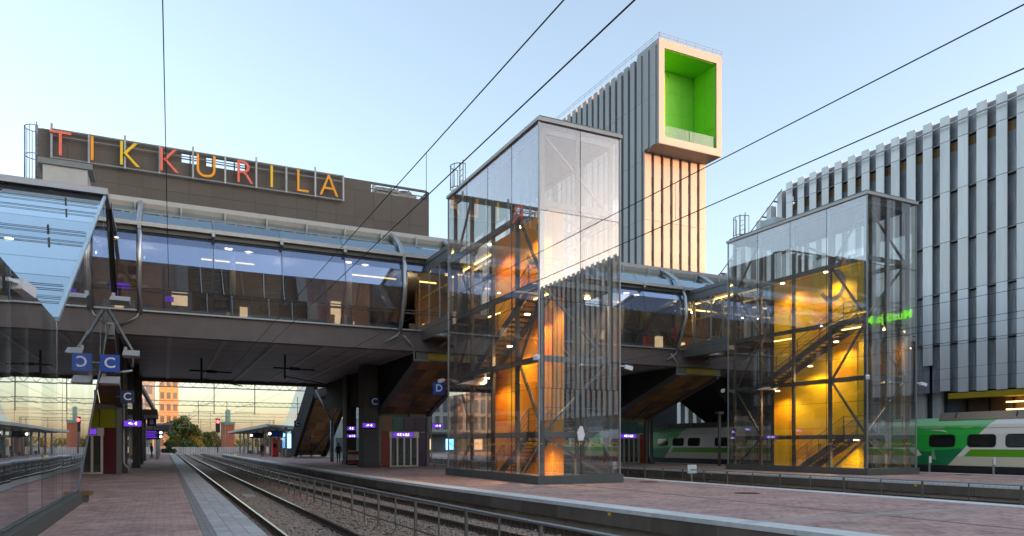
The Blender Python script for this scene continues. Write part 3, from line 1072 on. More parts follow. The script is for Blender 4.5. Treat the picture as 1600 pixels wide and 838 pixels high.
ladder_cage(-6.4, 47.8, 16.2, 19.35, 'galvanised ladder cage at the left end of the brown rooftop enclosure', 1.0)

# ================================================================ links from the footbridge to the towers
def linkway(x0, x1, lab):
    t = thing('link_walkway', lab, 'walkway', ((x0 + x1) / 2, 38.5, 7.9), 'walkways from footbridge to towers')
    y0, y1 = 36.2, 41.6
    bx('floor', STEEL, x0, x1, y0, y1 + 1, 7.95, 8.3, t)
    bx('side_sill', GREYST, x0 - 0.06, x0, y0, y1, 7.85, 8.75, t)
    bx('roof', GREYST, x0 - 0.1, x1 + 0.1, y0, y1 + 1, 12.25, 12.5, t)
    bx('side_head', GREYST, x0 - 0.06, x0, y0, y1, 11.75, 12.248, t)
    for i in range(4):
        y = y0 + 0.05 + i * (y1 - y0 - 0.1) / 3
        for xx in (x0, x1):
            bx('post', GALV, xx - 0.04, xx + 0.04, y - 0.04, y + 0.04, 8.751 if xx == x0 else 8.31, 11.749 if xx == x0 else 12.24, t)
    for i in range(3):
        a = y0 + 0.1 + i * (y1 - y0 - 0.1) / 3
        bx('glass_pane', GC, x0 - 0.03, x0 - 0.015, a, a + (y1 - y0 - 0.1) / 3 - 0.1, 8.76, 11.74, t)
        bx('glass_pane', GC, x1 + 0.015, x1 + 0.03, a, a + (y1 - y0 - 0.1) / 3 - 0.1, 8.32, 12.2, t)
    for xx in (x0 + 0.25, x1 - 0.3):
        bx('light_strip', STRIP, xx, xx + 0.09, y0 + 0.1, y1 + 0.8, 12.14, 12.2, t)
    rod('brace', STEEL, (x1 - 0.1, y0, 8.4), (x1 - 0.1, y1, 12.2), 0.1, t)
    bx('vending_box', MUSTARD, x1 - 0.5, x1 - 0.15, y0 + 2.5, y0 + 2.9, 8.6, 9.9, t)
    bx('white_cabinet', WHITE, x1 - 0.5, x1 - 0.15, y0 + 0.7, y0 + 1.0, 8.9, 10.2, t)
    dots = MB()
    for i in range(40):
        y = y0 + 0.15 + i * 0.135
        dots.box(x0 - 0.034, x0 - 0.031, y, y + 0.05, 10.35 + random.uniform(-.05, .05), 10.42 + random.uniform(-.03, .06))
    d = dots.build('yellow_dots', NOSE, t)
    d['kind'] = 'stuff'
    lum(x0 + 0.35, 37.4, 7.62, 'white wedge floodlight under the link walkway of the %s-cored tower' % ('orange' if x0 < 20 else 'yellow'), 'x')


LUMS = []


def lum(x, y, z, label, way='y', s=1.0):
    """wedge-shaped floodlight: thin end out, thick end at the mount"""
    t = thing('floodlight', label, 'floodlight', (x, y, z), 'white wedge floodlights')
    L, W, H = 0.95 * s, 0.55 * s, 0.3 * s
    m = MB()
    if way == 'y':
        v = [(x - W / 2, y, z), (x + W / 2, y, z), (x + W / 2, y, z + H), (x - W / 2, y, z + H), (x - W / 2, y - L, z), (x + W / 2, y - L, z)]
    else:
        v = [(x, y + W / 2, z), (x, y - W / 2, z), (x, y - W / 2, z + H), (x, y + W / 2, z + H), (x - L, y + W / 2, z), (x - L, y - W / 2, z)]
    m.add(v, [(0, 3, 2, 1), (0, 4, 3), (1, 2, 5), (3, 4, 5, 2), (0, 1, 5, 4)])
    m.build('wedge_body', LIGHTMET, t)
    bx('mount', GALV, v[0][0] + 0.02 - (0.0 if way == 'y' else 0.0), v[0][0] + 0.14, v[2][1] + 0.01, v[2][1] + 0.13, z + 0.05, z + H + 0.12, t)


linkway(13.95, 16.6, 'grey glazed link walkway joining the orange-cored tower to the footbridge')
linkway(33.55, 36.2, 'grey glazed link walkway joining the yellow-cored tower to the footbridge')

# ================================================================ glass stair towers
def flight(parent, x0, x1, ya, za, yb, zb_, name='stair_flight'):
    """open-riser flight from (ya, za) up to (yb, zb_), between x0 and x1"""
    m = MB()
    for x in (x0, x1 - 0.07):
        m.prism([(ya, za - 0.28), (ya, za + 0.12), (yb, zb_ + 0.12), (yb, zb_ - 0.28)], 'x', x, x + 0.07)
    f = m.build(name, STEEL, parent)
    n = int(round((zb_ - za) / 0.172))
    for i in range(1, n):
        y = ya + (yb - ya) * i / n
        z = za + (zb_ - za) * i / n
        bx('tread', TREAD, x0 + 0.07, x1 - 0.07, y - 0.15, y + 0.15, z - 0.02, z + 0.03, f)
        s = 1 if yb > ya else -1
        bx('nosing', NOSE, x0 + 0.07, x1 - 0.07, y - s * 0.155 - 0.02, y - s * 0.155 + 0.02, z - 0.03, z - 0.021, f)
    h = MB()
    for x in (x0 + 0.03, x1 - 0.03):
        for k in range(5):
            y = ya + (yb - ya) * k / 4
            z = za + (zb_ - za) * k / 4
            h.bar((x, y, z), (x, y, z + 1.05), 0.035)
        for d in (0.35, 0.6, 0.85, 1.05):
            h.bar((x, ya, za + d), (x, yb, zb_ + d), 0.03 if d > 1 else 0.016)
    h.build('handrail', GREYST, f)
    return f


def tower(x0, cols, label, digit_mat):
    y0, y1, w_ = 25.8, 36.15, 3.95
    x1 = x0 + w_
    t = thing('glass_stair_tower', label, 'stair tower', ((x0 + x1) / 2, (y0 + y1) / 2, 0), 'glass stair towers on the platforms')
    # plinth as separate stones
    n = 8
    for i in range(4):
        for (a, b, c, d) in ((x0 - 0.12 + i * (w_ + 0.24) / 4, x0 - 0.12 + (i + 1) * (w_ + 0.24) / 4, y0 - 0.12, y0 + 0.25),):
            bx('plinth_stone', PLINTH, a + 0.004, b - 0.004, c, d, 0.004, 0.36, t)
    for i in range(n):
        a = y0 + 0.26 + i * (y1 - y0 - 0.14) / n
        b = a + (y1 - y0 - 0.14) / n - 0.008
        bx('plinth_stone', PLINTH, x0 - 0.12, x0 + 0.25, a, b, 0.004, 0.36, t)
        bx('plinth_stone', PLINTH, x1 - 0.25, x1 + 0.12, a, b, 0.004, 0.36, t)
    bx('floor_slab', CONC, x0 + 0.26, x1 - 0.26, y0 + 0.26, y1, 0.005, 0.1, t)
    zs = [0.36, 3.95, 7.58, 11.22, 14.82]
    ys = [y0 + i * (y1 - y0) / 4 for i in range(5)]
    xs = [x0, x0 + w_ / 2, x1]
    for a, b in zip(zs[:-1], zs[1:]):
        for c, d in zip(ys[:-1], ys[1:]):
            for xx in (x0, x1 - 0.02):
                tb = bx('glass_pane', GT, xx, xx + 0.02, c + 0.008, d - 0.008, a + 0.008, b - 0.008, t)
                tb.rotation_euler = (0, R(random.uniform(-0.05, 0.05)), R(random.uniform(-0.05, 0.05)))
        for c, d in zip(xs[:-1], xs[1:]):
            for k, yy in enumerate((y0, y1 - 0.02)):
                if k == 1 and 7 < b < 12 and c < x0 + 1:
                    continue
                tb = bx('glass_pane', GT, c + 0.008, d - 0.008, yy, yy + 0.02, a + 0.008, b - 0.008, t)
                tb.rotation_euler = (R(random.uniform(-0.05, 0.05)), 0, R(random.uniform(-0.05, 0.05)))
    for z in zs[1:-1]:
        m = MB()
        m.box(x0 - 0.004, x0 + 0.024, y0, y1, z - 0.008, z + 0.008)
        m.box(x1 - 0.024, x1 + 0.004, y0, y1, z - 0.008, z + 0.008)
        m.box(x0 + 0.03, x1 - 0.03, y0 - 0.004, y0 + 0.024, z - 0.008, z + 0.008)
        m.build('glazing_joint', DARK, t)
    for yy in ys[1:-1]:
        bx('glazing_joint', DARK, x0 - 0.004, x0 + 0.024, yy - 0.008, yy + 0.008, 0.37, 14.8, t)
    bx('glazing_joint', DARK, xs[1] - 0.008, xs[1] + 0.008, y0 - 0.004, y0 + 0.024, 0.37, 14.8, t)
    for (a, b) in ((x0, y0), (x1, y0), (x0, y1), (x1, y1)):
        bx('corner_trim', GALV, a - 0.03, a + 0.03, b - 0.03, b + 0.03, 0.365, 14.8, t)
    bx('roof_edge', LIGHTMET, x0 - 0.09, x1 + 0.09, y0 - 0.09, y1 + 0.09, 14.83, 14.98, t)
    bx('roof', ROOFM, x0 + 0.05, x1 - 0.05, y0 + 0.05, y1 - 0.05, 14.98, 15.1, t)
    bx('roof_hatch', GALV, x0 + 0.7, x0 + 1.6, y0 + 7.0, y0 + 8.2, 15.1, 15.75, t)
    # steel frame
    ix0, ix1, iy0, iy1 = x0 + 0.3, x1 - 0.3, y0 + 0.3, y1 - 0.3
    fy = [iy0] + ys[1:-1] + [iy1]
    for yy in fy:
        for xx in (ix0, ix1):
            bx('column', STEEL, xx - 0.08, xx + 0.08, yy - 0.08, yy + 0.08, 0.1, 14.8, t)
    bx('column', STEEL, xs[1] - 0.07, xs[1] + 0.07, iy0 - 0.07, iy0 + 0.07, 0.1, 14.8, t)
    for z in (2.05, 5.2, 8.35, 11.6, 14.6):
        for xx in (ix0, ix1):
            bx('beam', STEEL, xx - 0.075, xx + 0.075, iy0 + 0.09, iy1 - 0.09, z - 0.12, z + 0.12, t)
        bx('beam', GREYST, ix0 + 0.09, ix1 - 0.09, iy0 - 0.06, iy0 + 0.06, z - 0.12, z + 0.12, t)
    lv = [0.2, 2.05, 5.2, 8.35, 11.6, 14.6]
    s = 1
    for a, b in zip(lv[:-1], lv[1:]):
        p, q = ((ix1, iy0 + 0.1, a), (ix0, iy0 + 0.1, b)) if s > 0 else ((ix0, iy0 + 0.1, a), (ix1, iy0 + 0.1, b))
        rod('brace', GREYST, p, q, 0.1, t)
        p, q = ((ix0 + 0.1, fy[0], a), (ix0 + 0.1, fy[1], b)) if s < 0 else ((ix0 + 0.1, fy[1], a), (ix0 + 0.1, fy[0], b))
        rod('brace', STEEL, p, q, 0.1, t)
        p, q = ((ix0 + 0.1, fy[3], a), (ix0 + 0.1, fy[4], b)) if s < 0 else ((ix0 + 0.1, fy[4], a), (ix0 + 0.1, fy[3], b))
        rod('brace', STEEL, p, q, 0.1, t)
        rod('brace', STEEL, (ix1 - 0.1, fy[1], a), (ix1 - 0.1, fy[3], b), 0.12, t)
        s = -s
    # free-standing core wall with coloured panels
    sx = x0 + 1.7
    sh = MB().box(sx + 0.05, sx + 0.55, y0 + 1.97, y0 + 8.03, 0.1, 12.1).build('core_wall', DARK, t)
    cw = [0, 1.52, 3.05, 4.57, 6.1]
    rows = [0.1, 2.6, 5.2, 7.7, 10.0, 12.12]
    for i in range(4):
        for j in range(5):
            c = cols[[0, 0, 1, 0, 2, 0, 1, 1, 0, 2, 1, 0, 0, 2, 1, 0, 2, 0, 1, 0][(i * 5 + j * 3) % 20]]
            for xa in (sx, sx + 0.555):
                bx('wall_panel', c, xa, xa + 0.045, y0 + 1.95 + cw[i] + 0.006, y0 + 1.95 + cw[i + 1] - 0.006, rows[j] + 0.006, rows[j + 1] - 0.006, sh)
    bx('end_panel', cols[0], sx + 0.05, sx + 0.55, y0 + 1.9, y0 + 1.965, 0.1, 12.1, sh)
    # dark painted numeral arc near the top of the shaft
    pts = []
    cyy, czz, rr = y0 + 3.6, 10.9, 0.8
    m = MB()
    ang = np.linspace(-2.7, 1.3, 22)
    for a, b in zip(ang[:-1], ang[1:]):
        q = []
        for r_, an in ((rr - 0.13, a), (rr + 0.13, a), (rr + 0.13, b), (rr - 0.13, b)):
            q.append((sx - 0.012, cyy - r_ * math.cos(an), czz + r_ * math.sin(an)))
        m.slab(q, 0.012)
    m.build('painted_numeral', digit_mat, sh)
    # landings and stairs (lower flight, hidden middle flight, upper flight)
    bx('landing', STEEL, x0 + 0.42, x1 - 0.42, y0 + 0.4, y0 + 1.85, 1.93, 2.13, t)
    bx('landing', STEEL, x0 + 0.42, x1 - 0.42, y1 - 1.9, y1 - 0.42, 5.05, 5.25, t)
    bx('landing', STEEL, x0 + 0.42, x1 - 0.42, y0 + 0.4, y0 + 1.85, 8.15, 8.38, t)
    bx('landing', STEEL, x0 + 2.4, x1 - 0.42, y0 + 1.855, y1 - 1.95, 8.15, 8.38, t)
    bx('landing', STEEL, x0 + 0.42, x1 - 0.42, y1 - 1.945, y1 - 0.3, 8.15, 8.38, t)
    flight(t, x0 + 0.45, x0 + 1.6, y0 + 5.2, 0.1, y0 + 1.85, 2.1)
    flight(t, x0 + 2.4, x0 + 3.5, y0 + 1.85, 2.1, y0 + 8.3, 5.2)
    flight(t, x0 + 0.45, x0 + 1.6, y0 + 8.3, 5.2, y0 + 1.85, 8.35)
    h = MB()
    for zz in (2.13, 8.38):
        for d in (0.5, 0.78, 1.05):
            h.bar((x0 + 0.45, y0 + 0.5, zz + d), (x1 - 0.45, y0 + 0.5, zz + d), 0.03)
            h.bar((x0 + 0.45, y0 + 0.5, zz + d), (x0 + 0.45, y0 + 1.9, zz + d), 0.03)
        for xx in np.linspace(x0 + 0.45, x1 - 0.45, 4):
            h.bar((xx, y0 + 0.5, zz), (xx, y0 + 0.5, zz + 1.05), 0.04)
    h.build('landing_rail', GREYST, t)
    # lamps under the landings wash the coloured wall
    for (lx, ly, lz) in ((sx - 0.9, y0 + 2.6, 7.4), (sx - 0.9, y0 + 4.4, 6.2), (sx - 1.0, y0 + 6.8, 4.9), (sx - 1.0, y0 + 3.2, 11.45), (sx - 1.0, y0 + 6.4, 11.45), (x1 - 0.9, y0 + 1.2, 8.05), (sx - 0.9, y0 + 1.3, 1.85)):
        lo = MB().tube([(lx, ly, lz), (lx, ly, lz + 0.05)], 0.13, 14).build('lamp', WARM, t)
        l = bpy.data.lights.new('lamp_light', 'SPOT')
        l.energy = LAMP_W
        l.color = (1.0, 0.68, 0.34)
        l.spot_size = R(150)
        l.spot_blend = 0.6
        l.shadow_soft_size = 0.05
        lob = bpy.data.objects.new('lamp_light', l)
        link(lob, t, (lx, ly, lz - 0.06))
    for yy in (y0 + 1.0, y0 + 6.0):
        bx('light_strip', STRIP, x0 + 1.0, x0 + 1.08, yy, yy + 1.4, 8.05, 8.1, t)
    # coloured dot bands on the glass
    for z, m_, nm in ((1.62, NOSE, 'yellow_dots'), (1.1, mat('dot_red' + str(round(x0)), (0.5, 0.08, 0.05), 0.6), 'red_dots')):
        d = MB()
        for i in range(130):
            y = y0 + 0.1 + i * 0.079
            zz = z + random.uniform(-0.06, 0.06)
            if random.random() < 0.75:
                d.box(x0 - 0.016, x0 - 0.013, y, y + 0.03, zz, zz + random.uniform(0.04, 0.1))
        for i in range(48):
            x = x0 + 0.1 + i * 0.079
            zz = z + random.uniform(-0.06, 0.06)
            if random.random() < 0.75:
                d.box(x, x + 0.03, y0 - 0.016, y0 - 0.013, zz, zz + random.uniform(0.04, 0.1))
        d.build(nm, m_, t)['kind'] = 'stuff'
    # safety cage on the roof end
    lab = 'ladder cage on the roof of the ' + ('orange' if x0 < 20 else 'yellow') + '-cored glass tower'
    ladder_cage(x0 + 0.4, y1 - 0.9, 15.1, 16.3, lab, 1.0)
    return t


LAMP_W = 48
tower(13.75, (ORANGE, ORANGED, AMBER), 'glass stair tower with an orange core wall on the middle platform', GREYST)
tower(33.33, (YELLOW, AMBER, YELLOW), 'glass stair tower with a yellow core wall on the far platform', GREYST)
wm = MB()
cx, cz = 15.72, 2.1
wm.prism([(cx - 0.12, cz - 0.3), (cx + 0.12, cz - 0.3), (cx + 0.2, cz - 0.05), (cx + 0.1, cz + 0.28), (cx - 0.02, cz + 0.32), (cx - 0.18, cz + 0.05)], 'y', 25.768, 25.774)
tag(wm.build('glass_sticker', WHITE), 'small white sticker on the glass of the orange-cored tower', 'sticker')


def cctv(x, y, z, label, dx, dy):
    t = thing('surveillance_camera', label, 'camera', (x, y, z), 'white surveillance cameras')
    d = Vector((dx, dy, -0.25)).normalized()
    MB().bar(Vector((x, y, z)), Vector((x, y, z)) + d * 0.34, 0.17, 0.17).build('housing', WHITE, t)
    rod('arm', WHITE, (x, y, z + 0.02), (x - dx * 0.25, y - dy * 0.25, z + 0.02), 0.05, t)


cctv(13.6, 25.6, 5.2, 'white camera on the front corner of the orange-cored tower', -0.6, -0.5)
cctv(17.9, 25.7, 5.0, 'white camera on the right corner of the orange-cored tower', 0.8, -0.3)
cctv(13.5, 36.3, 5.1, 'white camera beside the blue D sign', -0.7, -0.4)
cctv(33.1, 25.6, 5.2, 'white camera on the front corner of the yellow-cored tower', -0.6, -0.5)
cctv(37.5, 25.7, 5.0, 'white camera on the right corner of the yellow-cored tower', 0.8, -0.3)
cctv(33.1, 36.3, 5.2, 'white camera on the rear left corner of the yellow-cored tower', -0.7, -0.4)
lum(16.9, 26.4, 5.0, 'white wedge floodlight behind the front glass of the orange-cored tower', 'x', 1.1)
lum(14.3, 33.0, 4.6, 'white wedge floodlight low behind the side glass of the orange-cored tower', 'x', 1.3)
lum(36.5, 26.4, 5.0, 'white wedge floodlight behind the front glass of the yellow-cored tower', 'x', 1.1)
lum(34.0, 33.0, 5.0, 'white wedge floodlight behind the side glass of the yellow-cored tower', 'x', 1.1)

# ================================================================ stair halls under the footbridge
RNGC = random.Random(9)
CGL = [mat('tint_%s' % n, c, 0.15, 0, 0.25, 1.2, spec=0.7) for n, c in (('teal', (0.03, 0.1, 0.09)), ('violet', (0.07, 0.03, 0.075)), ('ochre', (0.22, 0.1, 0.025)), ('red', (0.22, 0.035, 0.015)), ('olive', (0.2, 0.2, 0.01)), ('wine', (0.1, 0.01, 0.02)))]


def hall(x0, x1, yf, yd, label, pal, txt, zlow=3.85):
    """wedge that hangs from the footbridge edge and slopes down to a glazed door wall"""
    t = thing('stair_hall', label, 'stair hall', ((x0 + x1) / 2, yd, 0), 'stair halls under the footbridge')
    m = MB()
    m.prism([(yf, 6.72), (yf, 7.17), (yd + 0.6, 7.17), (yd + 0.6, zlow)], 'x', x0 + 0.02, x0 + 0.25)
    m.build('side_wall', BLACKW, t)
    MB().prism([(yf, 6.72), (yf, 7.17), (yd + 0.6, 7.17), (yd + 0.6, zlow)], 'x', x1 - 0.25, x1 - 0.02).build('side_wall', BLACKW, t)
    # end face with a mustard panel
    bx('end_face', GREYST, x0, x1, yf - 0.14, yf - 0.01, 6.7, 7.19, t)
    bx('end_panel', MUSTARD, x0 + 0.75, x1 - 0.4, yf - 0.17, yf - 0.142, 6.78, 7.12, t)
    bx('end_cap', GALV, x0 - 0.05, x1 + 0.05, yf - 0.2, yf - 0.005, 7.192, 7.25, t)
    # sloping soffit made of panels
    n, k = 7, 4
    for i in range(n):
        for j in range(k):
            a, b = i / n + 0.003, (i + 1) / n - 0.003
            c, d = j / k, (j + 1) / k
            P_ = lambda s_, u_: (x0 + 0.26 + (x1 - x0 - 0.52) * u_, yf + (yd - yf) * s_, 6.7 + (zlow - 6.7) * s_)
            MB().slab([P_(a, c + 0.004), P_(a, d - 0.004), P_(b, d - 0.004), P_(b, c + 0.004)], 0.04).build('soffit_panel', RNGC.choice([WOODP, WOODP, INTWALL]), t)
    for xx in (x0 + 0.14, x1 - 0.14):
        rod('edge_beam', STEEL, (xx, yf, 6.66), (xx, yd, zlow - 0.04), 0.28, t)
    xm = (x0 + x1) / 2
    rod('brace', STEEL, (xm + 0.3, yd - 0.2, zlow - 0.15), (xm - 0.4, yd - 4.0, zlow + 1.1), 0.1, t)
    # door wall
    bx('wall_head', STEEL, x0 + 0.05, x1 - 0.05, yd, yd + 0.2, zlow - 0.25, zlow + 0.05, t)
    bx('doorway_dark', DARK, x0 + 0.3, x1 - 0.3, yd + 1.2, yd + 1.3, 0.01, zlow - 0.26, t)
    dw0, dw1 = x0 + 1.0, x1 - 1.0
    nn = 4
    for i in range(nn):
        a = x0 + 0.3 + i * (x1 - x0 - 0.6) / nn
        bx('coloured_pane', CGL[pal[i % len(pal)]], a + 0.02, a + (x1 - x0 - 0.6) / nn - 0.02, yd + 0.05, yd + 0.09, 2.55, zlow - 0.26, t)
    bx('coloured_pane', CGL[pal[-1]], x0 + 0.32, dw0 - 0.05, yd + 0.05, yd + 0.09, 0.05, 2.5, t)
    bx('coloured_pane', CGL[pal[-2]], dw1 + 0.05, x1 - 0.32, yd + 0.05, yd + 0.09, 0.05, 2.5, t)
    bx('door_head', DOORF, dw0 - 0.1, dw1 + 0.1, yd - 0.1, yd + 0.1, 2.1, 2.54, t)
    for i in range(5):
        a = dw0 + i * (dw1 - dw0) / 4
        bx('door_stile', DOORF, a - 0.06, a + 0.06, yd - 0.06, yd + 0.06, 0.02, 2.1, t)
    for i in range(4):
        a = dw0 + i * (dw1 - dw0) / 4
        bx('door_glass', GC, a + 0.07, a + (dw1 - dw0) / 4 - 0.07, yd - 0.01, yd + 0.01, 0.1, 2.05, t)
        bx('door_rail', DOORF, a + 0.065, a + (dw1 - dw0) / 4 - 0.065, yd - 0.03, yd + 0.03, 0.02, 0.12, t)
    for xx in (x0 + 0.05, x1 - 0.3):
        bx('jamb', STEEL, xx, xx + 0.25, yd - 0.05, yd + 0.3, 0.01, zlow - 0.26, t)
    for xx, s_ in ((x0 - 0.06, -1), (x1 + 0.06, 1)):
        pipe('downpipe', GALV, [(xx, yd - 0.1, zlow), (xx, yd - 0.1, 0.6), (xx + s_ * 0.22, yd - 0.1, 0.3), (xx + s_ * 0.22, yd - 0.1, 0.01)], 0.055, t)
    pipe('gutter_pipe', GALV, [(x0 - 0.9, yf - 0.55, 8.05), (x0 - 0.35, yf - 0.45, 7.5), (x0 - 0.2, yf - 0.35, 7.35), (x0 - 0.2, yf - 0.3, 6.66), (x0 + 0.75, yf - 0.3, 6.66)], 0.06, t)
    d = display((x0 + x1) / 2 - 0.1, yd - 0.14, 2.33, 1.55, 0.3, txt, label.replace('stair hall', 'door'), '-y')
    return t


def display(x, y, z, wd, ht, txt, where, facing='-y', cat='display', sz=None):
    t = thing('display_sign', 'glowing purple direction display ' + where, cat, (x, y, z - ht / 2), 'purple direction displays')
    sz = sz or ht * 0.85
    if facing == '-y':
        bx('case', DARK, x - wd / 2 - 0.03, x + wd / 2 + 0.03, y + 0.01, y + 0.14, z - ht / 2 - 0.03, z + ht / 2 + 0.03, t)
        bx('screen', PURP, x - wd / 2, x + wd / 2, y, y + 0.008, z - ht / 2, z + ht / 2, t)
        text('lettering', txt, DISPW, sz, (x, y - 0.006, z), '-y', t, 0.003, bold=0.004)['kind'] = 'stuff'
    return t


hall(-5.9, -2.05, 38.0, 45.0, 'over the grey doors at the foot of the left black stair hall', (5, 5, 4, 4, 5, 5), '> 1-5')
hall(13.6, 17.6, 41.3, 50.0, 'over the doors of the black stair hall on the middle platform', (2, 0, 1, 1, 1, 3), '4 E 1-3,5')
hall(33.2, 37.2, 41.3, 50.0, 'over the doors of the black stair hall on the far platform', (0, 0, 0, 0, 3, 3), '4 E 1-3,5')
for o in list(bpy.data.objects):
    if o.name.startswith('stair_hall'):
        o['label'] = {0: 'black sloping stair hall under the footbridge on the left platform', 1: 'black sloping stair hall with mustard end panel left of the orange-cored tower', 2: 'black sloping stair hall with mustard end panel left of the yellow-cored tower'}[int(o.name[-1]) if '.' in o.name else 0]


def pier(x0, x1, y0, y1, z1, label):
    t = thing('bridge_pier', label, 'pier', ((x0 + x1) / 2, (y0 + y1) / 2, 0), 'dark piers under the footbridge')
    MB().prism([(x0, y0), (x1 - 0.08, y0), (x1, y0 + 0.08), (x1, y1), (x0, y1)], 'z', 0.005, z1).build('shaft', PIERM, t)
    bx('base', PIERM, x0 - 0.06, x1 + 0.06, y0 - 0.06, y1 + 0.06, 0.004, 0.35, t)


pier(12.5, 13.55, 49.3, 50.8, 7.17, 'wide dark pier under the footbridge beside the middle platform doors')
pier(13.1, 13.9, 57.2, 58.6, 7.17, 'narrow dark pier behind the red and white barrier')
pier(-2.5, -1.9, 46.0, 47.3, 7.17, 'dark pier beside the grey doors of the left platform')
pier(-1.95, -1.55, 56.0, 57.0, 7.17, 'slim dark pier farther along the left platform')
pier(-2.1, -1.6, 65.0, 66.0, 7.17, 'dark pier at the back of the footbridge on the left platform')
pier(37.4, 37.8, 50.0, 51.0, 7.17, 'dark pier right of the doors on the far platform')
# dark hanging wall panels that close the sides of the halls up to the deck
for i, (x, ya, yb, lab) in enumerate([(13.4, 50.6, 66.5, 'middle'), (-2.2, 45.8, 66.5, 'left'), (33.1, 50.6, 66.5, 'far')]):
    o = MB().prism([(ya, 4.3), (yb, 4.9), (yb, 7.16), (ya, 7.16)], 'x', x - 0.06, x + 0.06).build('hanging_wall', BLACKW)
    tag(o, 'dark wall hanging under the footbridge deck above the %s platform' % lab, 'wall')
# dark mass where the footbridge meets the office building
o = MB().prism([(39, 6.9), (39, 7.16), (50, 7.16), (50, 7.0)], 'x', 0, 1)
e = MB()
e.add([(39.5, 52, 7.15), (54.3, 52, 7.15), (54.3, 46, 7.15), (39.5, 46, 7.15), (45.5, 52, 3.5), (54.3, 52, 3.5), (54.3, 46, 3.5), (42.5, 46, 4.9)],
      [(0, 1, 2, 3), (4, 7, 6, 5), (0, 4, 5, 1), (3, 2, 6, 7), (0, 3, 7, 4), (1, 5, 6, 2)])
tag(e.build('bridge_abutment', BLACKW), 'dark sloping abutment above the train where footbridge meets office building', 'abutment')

# barrier and Y post
bar_ = thing('barrier', 'low red and white slatted barrier standing against the dark pier', 'barrier', (13.7, 56.6, 0))
for i in range(14):
    x = 13.0 + i * 0.085
    bx('slat', [WHITE, SIGNR][0], x, x + 0.06, 56.3, 56.33, 0.12, 1.15, bar_)
for z in (0.28, 0.95):
    bx('red_board', mat('barrier_red%d' % int(z * 100), (0.55, 0.08, 0.03), 0.6), 12.98, 14.2, 56.26, 56.295, z - 0.12, z + 0.12, bar_)
bx('foot', DARK, 13.0, 14.2, 56.1, 56.5, 0.005, 0.1, bar_)
yp = thing('forked_post', 'grey steel post forking into two arms under the footbridge', 'post', (14.1, 67.5, 0))
pipe('stem', GREYST, [(14.1, 67.5, 0.004), (14.1, 67.5, 3.9)], 0.16, yp, 12)
pipe('arm', GREYST, [(14.1, 67.5, 3.9), (13.0, 69.5, 6.8)], 0.11, yp)
pipe('arm', GREYST, [(14.1, 67.5, 3.9), (15.4, 67.0, 6.9)], 0.11, yp)

# stair enclosure descending north on the middle platform
ns = thing('stair_enclosure', 'black slanting stair enclosure with brown panelled underside beyond the footbridge', 'stair enclosure', (15.6, 82, 0))
x0, x1 = 13.75, 17.55
ya, za, yb, zb2 = 74.5, 6.95, 87.6, 0.35
for i in range(9):
    for j in range(3):
        P_ = lambda s_, u_: (x0 + 0.4 + (x1 - x0 - 0.8) * u_, ya + (yb - ya) * s_, za + (zb2 - za) * s_)
        a, b, c, d = i / 9 + 0.003, (i + 1) / 9 - 0.003, j / 3 + 0.004, (j + 1) / 3 - 0.004
        MB().slab([P_(a, c), P_(a, d), P_(b, d), P_(b, c)], 0.05).build('underside_panel', RNGC.choice([WOODP, INTWALL, WOODP]), ns)
for xx in (x0 + 0.19, x1 - 0.19):
    MB().prism([(ya, za - 0.15), (ya, za + 3.2), (yb + 1.2, zb2 + 2.4), (yb + 1.2, 0.005), (yb - 0.1, 0.005)], 'x', xx - 0.18, xx + 0.18).build('side_wall', BLACKW, ns)
pa = lambda s_, u_: (x0 + (x1 - x0) * u_, ya + (yb - ya) * s_ - 0.12, za + (zb2 - za) * s_ - 0.06)
for (p, q) in (((0.08, 0.3), (0.55, 0.92)), ((0.55, 0.15), (0.98, 0.5)), ((0.98, 0.5), (0.55, 0.9))):
    rod('brace', GREYST, pa(*p), pa(*q), 0.2, ns)
bx('landing_block', BLACKW, x0 + 0.02, x1 - 0.02, 67.5, ya, 6.3, 7.1, ns)
bx('foot_plate', LIGHTMET, x0 - 0.3, x1 + 2.0, 85.9, 86.5, 0.01, 0.18, ns)

# ================================================================ glazed stair on the left platform
FLASH = mat('grey_flashing', (0.42, 0.42, 0.44), 0.5, 0.3, 0.12, 3)
GS = thing('glazed_stair', 'sloping glass stair enclosure reflecting the sky at the left edge', 'stair enclosure', (-4, 24, 0))
WX, WW = -2.2, -9.5
hi_pts = [(4, 4.42), (19.2, 4.45), (34.2, 11.9), (40.4, 11.9)]
lo_pts = [(4, 0.32), (23.6, 0.32), (36.0, 6.9), (40.4, 7.5)]


def interp(P_, y):
    for (a, b), (c, d) in zip(P_[:-1], P_[1:]):
        if a <= y <= c:
            return b + (d - b) * (y - a) / (c - a)
    return P_[-1][1]


ys = [4 + 1.62 * i for i in range(23)] + [19.2, 23.6, 34.2, 36.0, 40.4]
ys = sorted(set(round(y, 3) for y in ys if y <= 40.4))
ys = [y for i, y in enumerate(ys) if i == 0 or y - ys[i - 1] > 0.25 or y in (19.2, 23.6, 34.2, 36.0, 40.4)]
for a, b in zip(ys[:-1], ys[1:]):
    for (l0, l1, h0, h1) in ((interp(lo_pts, a), interp(lo_pts, b), interp(hi_pts, a), interp(hi_pts, b)),):
        o = MB().slab([(WX, a + 0.006, l0), (WX, b - 0.006, l1), (WX, b - 0.006, h1), (WX, a + 0.006, h0)], 0.02).build('side_pane', GL, GS)
        o.rotation_euler = (0, R(random.uniform(-0.1, 0.1)), R(random.uniform(-0.1, 0.1)))
    bx('mullion', GREYST, WX - 0.18, WX - 0.06, a - 0.02, a + 0.02, interp(lo_pts, a) + 0.02, interp(hi_pts, a) - 0.02, GS)
bx('plinth', PLINTH, WX - 0.1, WX + 0.16, 4, 23.4, 0.004, 0.3, GS)
